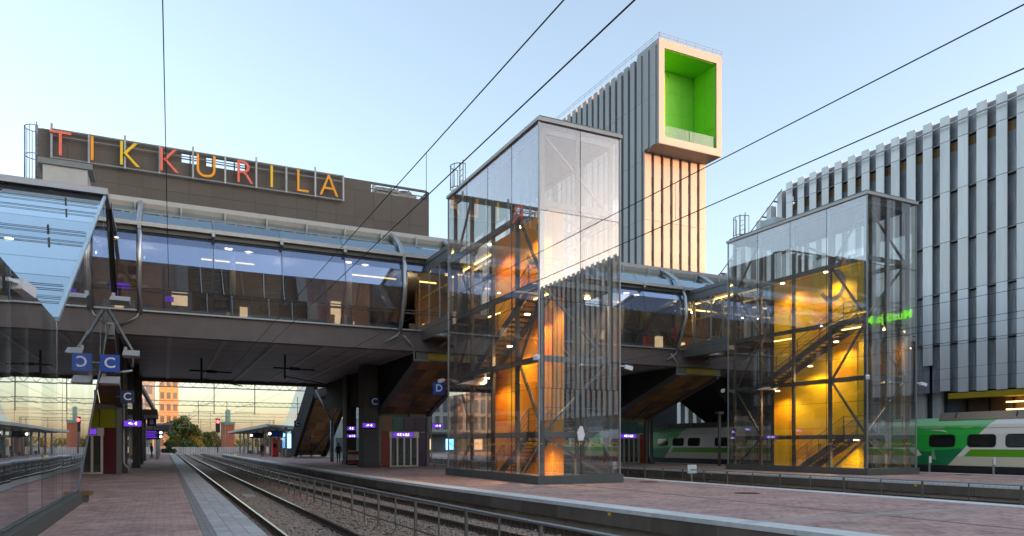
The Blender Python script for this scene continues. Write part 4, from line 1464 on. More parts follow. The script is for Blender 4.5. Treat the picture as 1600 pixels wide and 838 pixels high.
bx('end_bench', WOODP, WX - 0.3, WX + 0.35, 23.45, 24.1, 0.2, 0.3, GS)
bx('bench_base', PLINTH, WX - 0.25, WX + 0.25, 23.5, 24.0, 0.004, 0.199, GS)
# sloped roof panes: rows across, two columns
n = 9
for i in range(n):
    for j, (xa, xb) in enumerate(((WW, -5.6), (-5.58, WX - 0.02))):
        P_ = lambda s_, x: (x, 19.2 + 15.0 * s_, 4.47 + 7.45 * s_)
        a, b = i / n + 0.0012, (i + 1) / n - 0.0012
        MB().slab([P_(a, xa), P_(a, xb), P_(b, xb), P_(b, xa)], 0.02).build('roof_pane', GR, GS)
rod('roof_edge_trim', mat('pale_blue_trim', (0.45, 0.58, 0.65), 0.4, 0.3), (WX, 19.2, 4.5), (WX, 34.2, 11.97), 0.1, GS)
for s_ in (0.12, 0.5, 0.8):
    y, z = 19.2 + 15 * s_, 4.55 + 7.45 * s_
    for d in (0.03, 0.07, 0.14, 0.18):
        pipe('cable', DARK, [(WW, y - d * 0.45, z + d * 0.9), (WX - 0.05, y - d * 0.45, z + d * 0.9)], 0.009, GS, 6)
    for x in (-3.3, -6.6):
        MB().slab([(x, y, z), (x, y - 0.12, z + 0.26), (x + 0.05, y - 0.12, z + 0.26), (x + 0.05, y, z)], 0.16).build('cable_clamp', STEEL, GS)
rod('roof_joint', DARK, (-5.59, 19.2, 4.49), (-5.59, 34.2, 11.94), 0.04, GS)
bx('roof_flashing', FLASH, WW, WX + 0.1, 33.9, 36.0, 11.95, 12.14, GS)
bx('roof_flashing', FLASH, WW, WX + 0.1, 34.2, 41, 12.142, 12.3, GS)
bx('upper_roof', LIGHTMET, WW, WX - 0.3, 36.2, 42.5, 12.302, 12.9, GS)
bx('roof_vent', LIGHTMET, -4.8, -3.1, 37.4, 39.0, 12.9, 14.0, GS)
bx('roof_vent_cap', GREYST, -5.0, -2.9, 37.3, 39.1, 14.002, 14.25, GS)
bx('porch_roof', GREYST, WW, WX - 0.03, 4, 19.2, 4.3, 4.42, GS)
rod('end_post', DARK, (WX + 0.05, 36.0, 12.2), (WX + 0.05, 40.2, 9.0), 0.16, GS)
m = MB().prism([(12.0, 0.1), (13.0, 0.1), (36.2, 7.6), (40.6, 8.2), (40.6, 8.44), (36.0, 8.4), (33, 7.6)], 'x', WW + 0.2, WX - 0.6)
m.build('stair_body', PIERM, GS)
MB().slab([(WW, 23.7, 0.1), (WX - 0.05, 23.7, 0.1), (WX - 0.05, 36.0, 6.75), (WW, 36.0, 6.75)], 0.08).build('underside', BLACKW, GS)
bx('far_side_wall', DARK, WW - 0.2, WW, 4, 41, 0.01, 11.9, GS)
for y, z in ((28.0, 7.5), (31.0, 9.0), (16.0, 4.1), (12.0, 4.1)):
    MB().tube([(-5.0, y, z), (-5.0, y, z + 0.05)], 0.14, 12).build('lamp', WARM, GS)
rod('underside_edge_trim', GREYST, (WX, 23.6, 0.3), (WX, 36.0, 6.88), 0.07, GS)
lum(-1.5, 31.5, 7.0, 'white wedge floodlight beside the upper end of the glazed stair', 'y', 1.2)
lum(-1.2, 33.5, 5.2, 'white wedge floodlight on the arm above the blue C sign', 'y', 1.1)
lum(-1.75, 30.0, 3.8, 'white wedge floodlight under the blue C sign', 'y', 1.1)
cctv(-2.05, 13.4, 4.15, 'white camera on the eave of the glazed stair', 0.4, 0.9)
am = thing('sign_arm', 'grey steel arm holding floodlights above the left platform', 'bracket', (-1.8, 34, 7))
pipe('bar', GREYST, [(-2.1, 34.6, 7.3), (-1.2, 34.4, 5.6), (-1.2, 34.2, 4.9)], 0.07, am)
pipe('stay', SILVER, [(-2.2, 34.6, 4.6), (-1.2, 34.2, 4.75)], 0.05, am)

# ================================================================ letter signs
def letter_sign(x, y, z, s, ch, label, m=None, post=None):
    t = thing('platform_sign', label, 'sign', (x, y, z - s / 2), 'blue platform letter signs')
    bx('plate', m or BLUES, x - s / 2, x + s / 2, y, y + 0.08, z - s / 2, z + s / 2, t)
    text('letter', ch, WHITE, s * 0.85, (x, y - 0.006, z), '-y', t, 0.004, bold=s * 0.012)
    if post:
        pipe('bracket', GREYST, post, 0.04, t)


letter_sign(-1.75, 29.5, 4.56, 0.62, 'C', 'blue sign with white letter C by the slanting end of the glazed stair', None, [(-2.25, 29.56, 4.56), (-2.0, 29.56, 4.56)])
letter_sign(-1.62, 40.0, 3.98, 0.6, 'C', 'navy sign with letter C on the dark pier of the left platform', NAVY, [(-2.1, 40.1, 3.98), (-1.8, 40.1, 3.98)])
letter_sign(13.2, 49.1, 4.6, 0.75, 'C', 'navy sign with letter C on the wide dark pier of the middle platform', NAVY)
letter_sign(13.75, 37.6, 4.75, 0.66, 'D', 'blue sign with white letter D left of the orange-cored tower', None, [(14.0, 37.65, 4.75), (14.3, 36.4, 4.75)])
letter_sign(13.6, 83.5, 3.95, 0.75, 'C', 'blue sign with letter C left of the black slanting stair enclosure', NAVY, [(13.6, 83.55, 4.3), (13.6, 83.55, 7.0)])
letter_sign(17.3, 73.0, 3.9, 0.75, 'C', 'blue sign with letter C right of the forked post', NAVY, [(17.3, 73.05, 4.2), (17.3, 73.05, 7.0)])
letter_sign(-1.05, 76.0, 3.75, 0.8, 'B', 'navy sign with letter B on the canopy of the left platform', NAVY, [(-1.05, 76.05, 4.1), (-1.05, 76.05, 4.6)])
letter_sign(17.1, 49.0, 4.3, 0.55, 'D', 'small navy letter sign behind the blue D sign', NAVY)
display(-1.55, 44.6, 2.78, 0.85, 0.3, '<- 4', 'hanging by the slim dark pier of the left platform')
display(12.8, 49.05, 2.95, 0.85, 0.3, '-> 4', 'on the wide dark pier of the middle platform')
display(18.2, 50.0, 3.0, 0.85, 0.28, '-> 4', 'right of the doors on the middle platform')
display(13.45, 57.0, 2.9, 0.6, 0.28, '4 5', 'high on the narrow dark pier')
display(13.5, 57.0, 2.3, 0.75, 0.25, 'o 1-3', 'low on the narrow dark pier')
bd = thing('departure_board', 'dark blue departure board hanging under the canopy of the left platform', 'display', (-0.95, 80, 2.1), 'departure boards')
bx('case', DARK, -1.75, -0.1, 80.0, 80.2, 2.1, 3.1, bd)
bx('screen', NAVY, -1.65, -0.5, 79.985, 79.995, 2.18, 3.02, bd)
for k in range(5):
    bx('text_row', PURP, -1.6, -0.6 - 0.1 * (k % 3), 79.975, 79.984, 2.28 + k * 0.15, 2.35 + k * 0.15, bd)
for k in range(2):
    MB().tube([(-0.28, 79.99, 2.4 + k * 0.4), (-0.28, 79.97, 2.4 + k * 0.4)], 0.13, 16).build('clock_face', WHITEL, bd)
pipe('hanger', STEEL, [(-0.95, 80.1, 3.1), (-0.95, 80.1, 4.1)], 0.04, bd)
display(38.2, 51.0, 3.1, 0.5, 0.25, '4', 'right of the doors on the far platform')

# ================================================================ platform canopies beyond the footbridge
def canopy(x0, x1, y0, y1, z, label, brick=False):
    t = thing('platform_canopy', label, 'canopy', ((x0 + x1) / 2, (y0 + y1) / 2, 0), 'platform canopies')
    xm = (x0 + x1) / 2
    MB().prism([(x0, z + 0.15), (x0, z + 0.35), (xm, z + 0.1), (x1, z + 0.35), (x1, z + 0.15), (xm, z - 0.12)], 'y', y0, y1).build('roof', mat('canopy_green_grey', (0.33, 0.38, 0.33), 0.6, 0, 0.15, 1), t)
    bx('roof_edge', LIGHTMET, x0 - 0.08, x0, y0, y1, z + 0.05, z + 0.4, t)
    n = int((y1 - y0) / 7) + 1
    for i in range(n):
        y = y0 + 0.6 + i * (y1 - y0 - 1.2) / (n - 1)
        for xx in (xm - 1.5, xm + 1.5):
            pipe('column', mat('canopy_post', (0.36, 0.4, 0.36), 0.5) if 'canopy_post' not in MATS else MATS['canopy_post'], [(xx, y, 0.004), (xx, y, z + 0.2)], 0.14, t)
        MB().bar((x0 + 0.3, y, z + 0.05), (x1 - 0.3, y, z + 0.05), 0.14, 0.2).build('cross_beam', MATS['canopy_post'], t)
    for i in range(n - 1):
        y = y0 + 1.2 + i * (y1 - y0 - 1.2) / (n - 1)
        if i % 2 == 0:
            bx('shelter_glass', GC, xm - 1.4, xm - 1.37, y, y + 5.2, 0.2, 2.5, t)
            bx('shelter_frame', DARK, xm - 1.42, xm - 1.35, y, y + 5.2, 2.5, 2.6, t)
            bx('bench', WOODP, xm - 1.1, xm - 0.7, y + 0.6, y + 4.4, 0.42, 0.5, t)
            for q in (0.8, 4.2):
                bx('bench_leg', GREYST, xm - 1.05, xm - 0.75, y + q, y + q + 0.08, 0.004, 0.42, t)
    return t


canopy(11.2, 18.6, 90, 150, 3.7, 'long pale green canopy on the middle platform beyond the stair enclosure')
canopy(-5.2, 0.9, 84, 130, 3.6, 'pale green canopy on the left platform beyond the footbridge')
o = MB().box(-6, -0.5, 68.0, 80.0, 4.1, 4.6).build('entrance_canopy', STEEL)
tag(o, 'dark flat canopy roof on the left platform behind the piers', 'canopy')
o = MB().bar((-2.0, 67.6, 7.0), (-0.6, 79.9, 4.5), 0.25, 0.35).build('canopy_tie', STEEL)
tag(o, 'dark diagonal beam from the footbridge down to the flat canopy', 'beam')
for i, (x, y) in enumerate(((-1.7, 70.0), (-1.7, 79.0))):
    o = thing('canopy_post', 'dark post under the flat canopy, %s the footbridge' % ('nearer to', 'farther from')[i], 'post', (x, y, 0), 'posts of the flat canopy')
    pipe('shaft', STEEL, [(x, y, 0.004), (x, y, 4.1)], 0.12, o)
    bx('foot', STEEL, x - 0.18, x + 0.18, y - 0.18, y + 0.18, 0.003, 0.03, o)
for i, (x, y, z, c) in enumerate(((11.9, 108, 2.9, NAVY), (12.5, 93.0, 2.95, None))):
    t = thing('departure_board', 'dark departure board under the middle canopy, %s' % ('the farther one', 'the nearer blue one')[i], 'display', (x, y, z - 0.4), 'departure boards')
    bx('case', DARK, x - 0.9, x + 0.9, y, y + 0.25, z - 0.38, z + 0.38, t)
    if c is None:
        bx('screen', BLUES, x - 0.5, x + 0.86, y - 0.01, y - 0.002, z - 0.33, z + 0.33, t)
    MB().tube([(x - 0.7, y - 0.012, z), (x - 0.7, y - 0.002, z)], 0.17, 16).build('clock_face', WHITEL, t)
    pipe('hanger', STEEL, [(x, y + 0.1, z + 0.38), (x, y + 0.1, z + 0.85)], 0.04, t)
t = thing('advert_screen', 'blue lit advertising screen under the middle canopy', 'screen', (14.2, 96, 0))
bx('case', GREYST, 13.6, 14.9, 96, 96.3, 0.3, 3.1, t)
bx('screen', SCRB, 13.7, 14.8, 95.985, 95.995, 0.9, 3.0, t)
bx('foot', GREYST, 13.7, 14.8, 95.9, 96.4, 0.004, 0.3, t)
t = thing('ticket_machine', 'red ticket machine left of the blue advertising screen', 'ticket machine', (13.0, 97.5, 0))
bx('cabinet', SIGNR, 12.7, 13.3, 97.5, 98.1, 0.1, 2.2, t)
bx('foot', DARK, 12.72, 13.28, 97.52, 98.08, 0.004, 0.1, t)
bx('screen', DARK, 12.8, 13.2, 97.48, 97.495, 1.2, 1.7, t)
t = thing('litter_bin', 'grey litter bin in front of the blue advertising screen', 'bin', (13.9, 93.5, 0))
MB().prism([(13.4, 0.005), (14.6, 0.005), (14.7, 1.1), (13.3, 1.1)], 'y', 93.2, 93.9).build('body', GREYST, t)
bx('lid', STEEL, 13.28, 14.72, 93.18, 93.92, 1.1, 1.16, t)
t = thing('ticket_machine', 'red ticket machine under the canopy of the left platform', 'ticket machine', (-2.1, 88, 0))
bx('cabinet', SIGNR, -2.5, -1.9, 88, 88.6, 0.1, 2.3, t)
bx('foot', DARK, -2.48, -1.92, 88.02, 88.58, 0.004, 0.1, t)
bx('lit_top', STRIP, -2.5, -1.9, 87.98, 87.995, 2.0, 2.25, t)

# ================================================================ train
def train_paint(name, yend, side):
    """white body with a green band and a green patch at one car end; object-space print"""
    m = bpy.data.materials.new(name)
    m.use_nodes = True
    t = m.node_tree
    b = t.nodes['Principled BSDF']
    b.inputs['Roughness'].default_value = 0.28
    b.inputs['Specular IOR Level'].default_value = 0.5
    geo = t.nodes.new('ShaderNodeNewGeometry')
    sp = t.nodes.new('ShaderNodeSeparateXYZ')
    t.links.new(geo.outputs['Position'], sp.inputs[0])

    def M(op, a, b_):
        n = t.nodes.new('ShaderNodeMath')
        n.operation = op
        for i, v in enumerate((a, b_)):
            if isinstance(v, (int, float)):
                n.inputs[i].default_value = v
            else:
                t.links.new(v, n.inputs[i])
        return n.outputs[0]
    y, z = sp.outputs[1], sp.outputs[2]
    no = t.nodes.new('ShaderNodeTexNoise')
    no.inputs['Scale'].default_value = 0.9
    t.links.new(geo.outputs['Position'], no.inputs[0])
    nz = M('MULTIPLY', M('SUBTRACT', no.outputs['Fac'], 0.5), 0.5)
    # distance in from the painted end, leaning with height
    s = M('MULTIPLY', M('SUBTRACT', y, yend), side)          # grows into the car
    lean = M('MULTIPLY', M('SUBTRACT', z, 0.4), 0.95 if side < 0 else -1.0)
    edge = M('ADD', M('ADD', s, M('MULTIPLY', lean, -1)), 0)
    thr = 4.2 if side < 0 else 6.0
    patch = M('LESS_THAN', edge, thr)
    stripe = M('MULTIPLY', M('GREATER_THAN', z, 0.95), M('MULTIPLY', M('LESS_THAN', z, 1.36), M('GREATER_THAN', edge, thr + 0.4)))
    dirt = M('LESS_THAN', z, 0.95)
    hill = M('LESS_THAN', M('ADD', M('SUBTRACT', z, 1.1), nz), M('MULTIPLY', s, 0.05))
    cloud = M('GREATER_THAN', M('ADD', z, M('MULTIPLY', nz, 1.4)), 2.62)

    def mix(f, a, b_):
        n = t.nodes.new('ShaderNodeMix')
        n.data_type = 'RGBA'
        t.links.new(f, n.inputs[0])
        for k, v in ((6, a), (7, b_)):
            if isinstance(v, tuple):
                n.inputs[k].default_value = (*v, 1)
            else:
                t.links.new(v, n.inputs[k])
        return n.outputs[2]
    white = mix(dirt, (0.78, 0.76, 0.73), (0.66, 0.6, 0.48))
    base = mix(stripe, white, (0.11, 0.38, 0.02))
    green = mix(cloud, mix(hill, (0.03, 0.48, 0.08), (0.015, 0.22, 0.09)), (0.2, 0.55, 0.25))
    t.links.new(mix(patch, base, green), b.inputs['Base Color'])
    return m


TX = 42.4
SEC = [(-1.43, -0.35), (-1.47, 0.5), (-1.46, 1.4), (-1.40, 2.2), (-1.28, 2.75), (-1.0, 3.05), (-0.5, 3.2), (0.5, 3.2), (1.0, 3.05), (1.28, 2.75), (1.40, 2.2), (1.46, 1.4), (1.47, 0.5), (1.43, -0.35)]
WINM = MB()


def round_rect(w_, h_, r, n=4):
    p = []
    for cx, cy_, a0 in ((w_ / 2 - r, h_ / 2 - r, 0), (-w_ / 2 + r, h_ / 2 - r, 90), (-w_ / 2 + r, -h_ / 2 + r, 180), (w_ / 2 - r, -h_ / 2 + r, 270)):
        for k in range(n + 1):
            a = R(a0 + 90 * k / n)
            p.append((cx + r * math.cos(a), cy_ + r * math.sin(a)))
    return p


def carriage(y0, y1, paint, label, nose=False, wins=()):
    t = thing('train_carriage', label, 'train carriage', (TX, (y0 + y1) / 2, -0.55), 'carriages of the green and white train')
    if nose:
        m = MB()
        rings = []
        stations = [(y0, 0.28, -0.35, 1.0), (y0 + 0.35, 0.5, -0.1, 1.35), (y0 + 1.1, 0.74, 0, 1.95), (y0 + 2.4, 0.92, 0, 2.75), (y0 + 3.8, 1.0, 0, 3.2), (y1, 1.0, 0, 3.2)]
        for (y, sx_, dz, zt_) in stations:
            k = (zt_ + 0.35) / 3.55
            rings.append([(TX + a * sx_, y, -0.35 + (b + 0.35) * k) for a, b in SEC])
        v = [p for r_ in rings for p in r_]
        n = len(SEC)
        f = []
        for i in range(len(rings) - 1):
            for k in range(n):
                f.append((i * n + k, i * n + (k + 1) % n, (i + 1) * n + (k + 1) % n, (i + 1) * n + k))
        f += [tuple(range(n)), tuple((len(rings) - 1) * n + k for k in range(n))]
        m.add(v, f).build('body', paint, t)
        MB().slab([(TX - 0.7, y0 + 1.0, 1.95), (TX + 0.7, y0 + 1.0, 1.95), (TX + 0.95, y0 + 2.35, 2.82), (TX - 0.95, y0 + 2.35, 2.82)], 0.05).build('windscreen', TWIN, t)
    else:
        MB().prism([(TX + a, b) for a, b in SEC], 'y', y0, y1).build('body', paint, t)
    MB().prism([(TX - 1.36, -0.95), (TX - 1.44, -0.36), (TX + 1.44, -0.36), (TX + 1.36, -0.95)], 'y', y0 + (1.5 if nose else 0.2), y1 - 0.2).build('underframe', RUBBER, t)
    bx('skirt', RUBBER, TX - 1.485, TX - 1.472, y0 + (2.5 if nose else 0.1), y1 - 0.1, -0.3, 0.42, t)
    for yw in wins:
        pts = [(yw + a, 1.84 + b) for a, b in round_rect(1.45, 0.62, 0.14)]
        MB().slab([(TX - 1.468 + (z - 1.4) * 0.075, y, z) for y, z in pts], 0.03).build('window', TWIN, t)
        pts = [(yw + a, 1.84 + b) for a, b in round_rect(1.57, 0.74, 0.2)]
        MB().slab([(TX - 1.462 + (z - 1.4) * 0.075, y, z) for y, z in pts], 0.022).build('window_rubber', DARK, t)
    side = lambda y, z, o=0.0: (TX - 1.47 + max(0, z - 1.4) * 0.075 - o, y, z)
    for yd in ([] if nose else [y0 + 1.0, y1 - 2.2]):
        m = MB()
        for (ya_, za_, yb_, zb_) in ((yd, 0.42, yd + 0.035, 2.4), (yd + 1.2, 0.42, yd + 1.235, 2.4), (yd + 0.036, 2.37, yd + 1.199, 2.4)):
            m.slab([side(ya_, za_, 0.006), side(yb_, za_, 0.006), side(yb_, zb_, 0.006), side(ya_, zb_, 0.006)], 0.012)
        m.build('door_seam', DARK, t)
        m = MB()
        m.slab([side(yd + 0.4, 1.55, 0.008), side(yd + 0.85, 1.55, 0.008), side(yd + 0.85, 2.15, 0.008), side(yd + 0.4, 2.15, 0.008)], 0.012)
        m.build('door_window', TWIN, t)
    if not nose:
        MB().slab([side(y0 + 0.1, 2.55, -0.07), side(y1 - 0.1, 2.55, -0.07), side(y1 - 0.1, 2.565, -0.07), side(y0 + 0.1, 2.565, -0.07)], 0.05).build('body_seam', GREYST, t)
    for ya_, yb_ in ((y0 + 4, y1 - 3.4),):
        if not nose:
            MB().prism([(TX - 1.05, 3.05), (TX - 0.85, 3.5), (TX + 0.85, 3.5), (TX + 1.05, 3.05)], 'y', ya_, yb_).build('roof_equipment', GREYST, t)
            for q in range(6):
                y = ya_ + 1 + q * (yb_ - ya_ - 2) / 5
                MB().slab([(TX - 1.02, y, 3.16), (TX - 0.88, y, 3.46), (TX - 0.88, y + 0.06, 3.46), (TX - 1.02, y + 0.06, 3.16)], 0.03).build('roof_strap', DARK, t)
    for yb_ in ((y0 + 5, y1 - 4) if nose else (y0 + 4, y1 - 4)):
        m = MB()
        for dy in (-1.2, 1.2):
            for s in (-1, 1):
                m.tube([(TX + s * 0.72, yb_ + dy, -0.10 - 0.02), (TX + s * 0.86, yb_ + dy, -0.12)], 0.42, 18)
        m.build('bogie_wheels', RUST, t)
    return t


pA = train_paint('carriage_paint_south', 30.6, -1)
pB = train_paint('carriage_paint_north', 56.8, -1)
pC = train_paint('carriage_paint_end', 83, -1)
pN = train_paint('carriage_paint_nose', -16, 1)
carriage(-16, 4.2, pN, 'nose carriage of the train, seen mirrored in the orange-cored tower', True, [y for y in np.arange(-9, 3, 2.05)])
cA = carriage(4.6, 30.6, pA, 'white carriage with a green landscape end behind the yellow-cored tower', False, [24.5 - 2.05 * i for i in range(9)] + [26.75])
carriage(31.0, 56.8, pB, 'white carriage with a green end seen under the footbridge', False, [55.2, 52.9, 50.7, 48.6] + [45.2 - 2.1 * i for i in range(6)])
carriage(57.2, 83, pC, 'rear carriage of the train, mostly hidden behind the far doors', False, [60 + 2.1 * i for i in range(9)])
# white bird-wing emblem, letters and little trees printed on the green carriage end
xs = TX - 1.492
m = MB()
for k, yo in enumerate((0, 1.9)):
    m.slab([(xs, 29.9 - yo * 0.9, 1.42), (xs, 28.3 - yo, 1.42), (xs, 27.95 - yo, 1.0), (xs, 28.25 - yo, 0.92), (xs, 28.75 - yo, 1.28)], 0.004) if k == 0 else m.slab([(xs + 0.045, 27.6, 2.5), (xs + 0.045, 26.6, 2.47), (xs + 0.045, 26.4, 2.32), (xs + 0.045, 26.75, 2.4)], 0.004)
m.build('wing_emblem', WHITE, cA)
text('emblem_lettering', 'VR', WHITE, 0.55, (xs, 30.1, 1.0), '-x', cA, 0.003, bold=0.02)
for yy, h in ((27.25, 0.75),):
    m = MB()
    for k in range(4):
        z = 0.75 + k * h / 5
        wv = 0.22 * (1 - k / 4.6)
        m.slab([(xs, yy + wv, z), (xs, yy - wv, z), (xs, yy, z + 0.24)], 0.004)
    m.build('tree_print', mat('print_pale_green', (0.3, 0.5, 0.3), 0.4), cA)

# ================================================================ overhead line
def wire(pts, r, label):
    o = pipe('overhead_wire', WIRE, pts, r, None, 6)
    tag(o, label, 'wire', 'overhead wires')


def sag(x, za, zb_, y0=-6, y1=135, n=12, d=0.0):
    return [(x, y0 + (y1 - y0) * i / n, za + (zb_ - za) * i / n) for i in range(n + 1)]


names = ['above the nearest track', 'above the track along the middle platform', 'above the track behind the middle platform', 'above the track before the far platform', 'above the train']
for (c, lab), nm in zip(TR, names):
    zc, zm = (5.28, 5.93) if c < 5 else (5.55, 6.22)
    wire(sag(c, zc, zc), 0.008, 'thin contact wire ' + nm)
    wire(sag(c, zm, zm - 0.08), 0.008, 'messenger wire ' + nm)
    for y, w_ in ((10.0, 'nearest the camera'), (19.0, 'halfway to the footbridge'), (30.0, 'closest to the footbridge')):
        if c < 9:
            o = pipe('dropper', WIRE, [(c, y, zc), (c, y, zm - 0.02)], 0.004, None, 6)
            tag(o, 'vertical dropper wire %s, %s' % (nm, w_), 'wire', 'droppers')
wire([(-0.12, -4, 10.3), (-0.05, 12, 10.05), (0.12, 30, 9.7), (0.22, 40.0, 9.5)], 0.011, 'single feeder cable running to the footbridge above the left platform')
# insulators and registration arms under the deck
for i, (c, y) in enumerate(((3.46, 50), (8.03, 46), (22.57, 50))):
    t = thing('wire_support', 'dark overhead wire support hanging under the footbridge %s' % names[i], 'wire support', (c, y, 5.2), 'wire supports under the footbridge')
    pipe('drop_tube', DARK, [(c - 1.3, y, 7.17), (c - 1.3, y, 5.7)], 0.06, t)
    pipe('arm', DARK, [(c - 2.0, y, 6.35), (c + 0.5, y, 6.3)], 0.05, t)
    pipe('steady_arm', DARK, [(c - 1.3, y, 5.85), (c + 1.2, y, 5.45)], 0.035, t)
    pipe('insulator', DARK, [(c - 1.0, y, 6.34), (c - 0.4, y, 6.32)], 0.1, t)


def gantry(y, label, zb_=8.3):
    t = thing('catenary_gantry', label, 'gantry', (8, y, -0.8), 'catenary gantries beyond the footbridge')
    xa, xb = -3.0, 31.0
    for x in (xa, xb):
        m = MB()
        for dx in (-0.2, 0.2):
            m.bar((x + dx, y, -0.8), (x + dx, y, zb_ + 0.9), 0.1)
        for k in range(9):
            m.bar((x - 0.2, y, k), (x + 0.2, y, k + 0.9), 0.05)
        m.build('mast', MAST, t)
    m = MB()
    for dy in (-0.3, 0.3):
        for z in (zb_, zb_ + 0.75):
            m.bar((xa, y + dy, z), (xb, y + dy, z), 0.09)
    m.build('beam_chord', MAST, t)
    m = MB()
    n = 28
    for k in range(n):
        a, b = xa + (xb - xa) * k / n, xa + (xb - xa) * (k + 0.5) / n
        c = xa + (xb - xa) * (k + 1) / n
        m.bar((a, y - 0.3, zb_), (b, y - 0.3, zb_ + 0.75), 0.05)
        m.bar((b, y - 0.3, zb_ + 0.75), (c, y - 0.3, zb_), 0.05)
    m.build('beam_lattice', MAST, t)
    for c in (3.46, 8.03, 22.57, 27.83):
        m = MB()
        m.bar((c + 1.9, y, zb_ + 0.9), (c + 1.9, y, 5.2), 0.1)
        m.bar((c + 1.9, y, 6.6), (c - 0.2, y, 6.05), 0.05)
        m.bar((c + 1.9, y, 5.5), (c - 0.4, y, 5.5), 0.05)
        m.build('drop_post', MAST, t)


for y, nm in ((92, 'nearest'), (135, 'second'), (185, 'third'), (235, 'fourth'), (290, 'farthest')):
    gantry(y, '%s of the lattice catenary gantries seen under the footbridge' % nm)
sgn = thing('signal_post', 'railway signal showing red beyond the middle platform', 'signal', (9.4, 150, -0.5))
pipe('post', STEEL, [(9.4, 150, -0.5), (9.4, 150, 5.6)], 0.1, sgn)
bx('head', DARK, 9.0, 9.8, 149.8, 149.95, 3.9, 6.6, sgn)
MB().tube([(9.4, 149.8, 6.0), (9.4, 149.74, 6.0)], 0.3, 14).build('red_light', REDL, sgn)
ym = thing('yellow_marker', 'yellow rail equipment box beside the track beyond the footbridge', 'box', (8.9, 110, -0.8))
MB().prism([(9.1, -0.78), (9.7, -0.78), (9.7, 0.1), (9.3, 0.25)], 'y', 108, 112).build('case', SIGNY, ym)

# lamp post and small equipment on the platforms
lp = thing('lamp_post', 'dark lamp post on the far platform in front of the train', 'lamp post', (37.6, 41.7, 0))
pipe('shaft', STEEL, [(37.6, 41.7, 0.004), (37.6, 41.7, 3.9)], 0.11, lp)
bx('head', STEEL, 37.35, 37.85, 41.5, 41.9, 3.9, 4.1, lp)
for i, (x, y, s, nm) in enumerate(((25.3, 30.2, 0.3, 'nearer the yellow-cored tower'), (25.3, 37.6, 0.22, 'nearer the orange-cored tower'))):
    t = thing('track_marker', 'small white board on a post between the tracks, %s' % nm, 'marker', (x, y, -0.8), 'white track markers')
    bx('post', GALV, x - 0.04, x + 0.04, y - 0.04, y + 0.04, -0.8, 0.3, t)
    bx('board', WHITE, x - s, x + s, y - 0.06, y - 0.042, 0.1, 0.55, t)
for i, (x, y, nm) in enumerate(((41.0, 27.0, 'beside the green patch'), (41.0, 23.4, 'under the white carriage'))):
    t = thing('edge_marker', 'short grey post at the far platform edge %s' % nm, 'post', (40.2, y, 0), 'posts at the far platform edge')
    bx('post', GALV, 40.16, 40.24, y - 0.04, y + 0.04, 0.004, 0.85, t)
    bx('plate', WHITE, 40.1, 40.3, y - 0.06, y - 0.042, 0.55, 0.95, t)
for i, (x, y) in enumerate(((xe(9.5) + 0.015, 9.5), (xe(15.6) + 0.015, 15.6), (29.59, 20.5), (29.59, 33.5))):
    o = MB().box(x - 0.012, x, y - 0.06, y + 0.06, -0.2, -0.12).build('edge_tag', SIGNY)
    tag(o, 'small yellow tag on the platform edge, ' + ('middle platform nearest', 'middle platform farther', 'far platform nearest', 'far platform farther')[i], 'tag', 'yellow edge tags')

# ================================================================ far buildings
def grid_building(name, x0, x1, y0, y1, h, wallm, winm, label, nx, nz, zlow=0):
    t = thing(name, label, 'building', ((x0 + x1) / 2, (y0 + y1) / 2, -1.2))
    MB().box(x0, x1, y0, y1, -1.2, h).build('wall', wallm, t)
    bx('parapet', GREYST, x0 - 0.2, x1 + 0.2, y0 - 0.2, y1 + 0.2, h, h + 0.6, t)
    wx, wz = (x1 - x0) / nx, (h - zlow) / nz
    for i in range(nx):
        for j in range(nz):
            o = bx('window', winm, x0 + i * wx + wx * 0.2, x0 + (i + 1) * wx - wx * 0.2, y0 - 0.06, y0 - 0.01, zlow + j * wz + wz * 0.3, zlow + (j + 1) * wz - wz * 0.15, t)
    return t


FB1 = mat('far_grey_green', (0.34, 0.36, 0.34), 0.6, 0, 0.1, 0.4)
FB2 = mat('far_orange_plaster', (0.62, 0.35, 0.17), 0.8, 0, 0.08, 0.4)  # wall colour already holds the orange of the low sun
FWIN = mat('far_window', (0.12, 0.14, 0.15), 0.15, 0, 0.4, 0.4, spec=0.7)
grid_building('office_block', -13.5, -2.3, 208, 225, 34, FB1, FWIN, 'grey green office block under the footbridge at left', 5, 10)
grid_building('apartment_block', -1.2, 3.6, 218, 236, 36, FB2, FWIN, 'sunlit orange apartment block beyond the left platform', 3, 11)
gb = thing('glass_block', 'slant-edged glass office block glowing in the sun right of the gantries', 'building', (46, 205, -1.2))
MB().prism([(29, -1.2), (38.5, 27), (62, 27), (62, -1.2)], 'y', 200, 220).build('wall', mat('glass_block_wall', (0.42, 0.36, 0.24), 0.3, 0.3, 0.3, 0.5), gb)
for j in range(9):
    z = 1 + j * 2.9
    xl = 29.6 + (z + 2) * 0.337
    for i in range(9):
        xa = xl + 0.3 + i * 2.0
        bx('window', FWIN, xa, xa + 1.45, 199.9, 199.96, z + 0.5, z + 1.7, gb)
bt = thing('brick_tower', 'red brick tower with a green upper part beyond the canopies', 'tower', (14.1, 189.5, -1.2))
bx('brick_base', BRICK, 12.7, 15.6, 188, 191, -1.2, 6.4, bt)
bx('copper_band', mat('copper_green', (0.16, 0.3, 0.26), 0.6, 0, 0.15, 0.5), 12.6, 15.7, 187.8, 191.2, 6.4, 7.1, bt)
MB().prism([(13.6, 7.1), (14.7, 7.1), (14.7, 10.0), (14.1, 10.2), (13.6, 9.9)], 'y', 188.6, 190).build('green_top', mat('pale_copper', (0.26, 0.44, 0.36), 0.6, 0, 0.15, 0.5), bt)
m = MB()
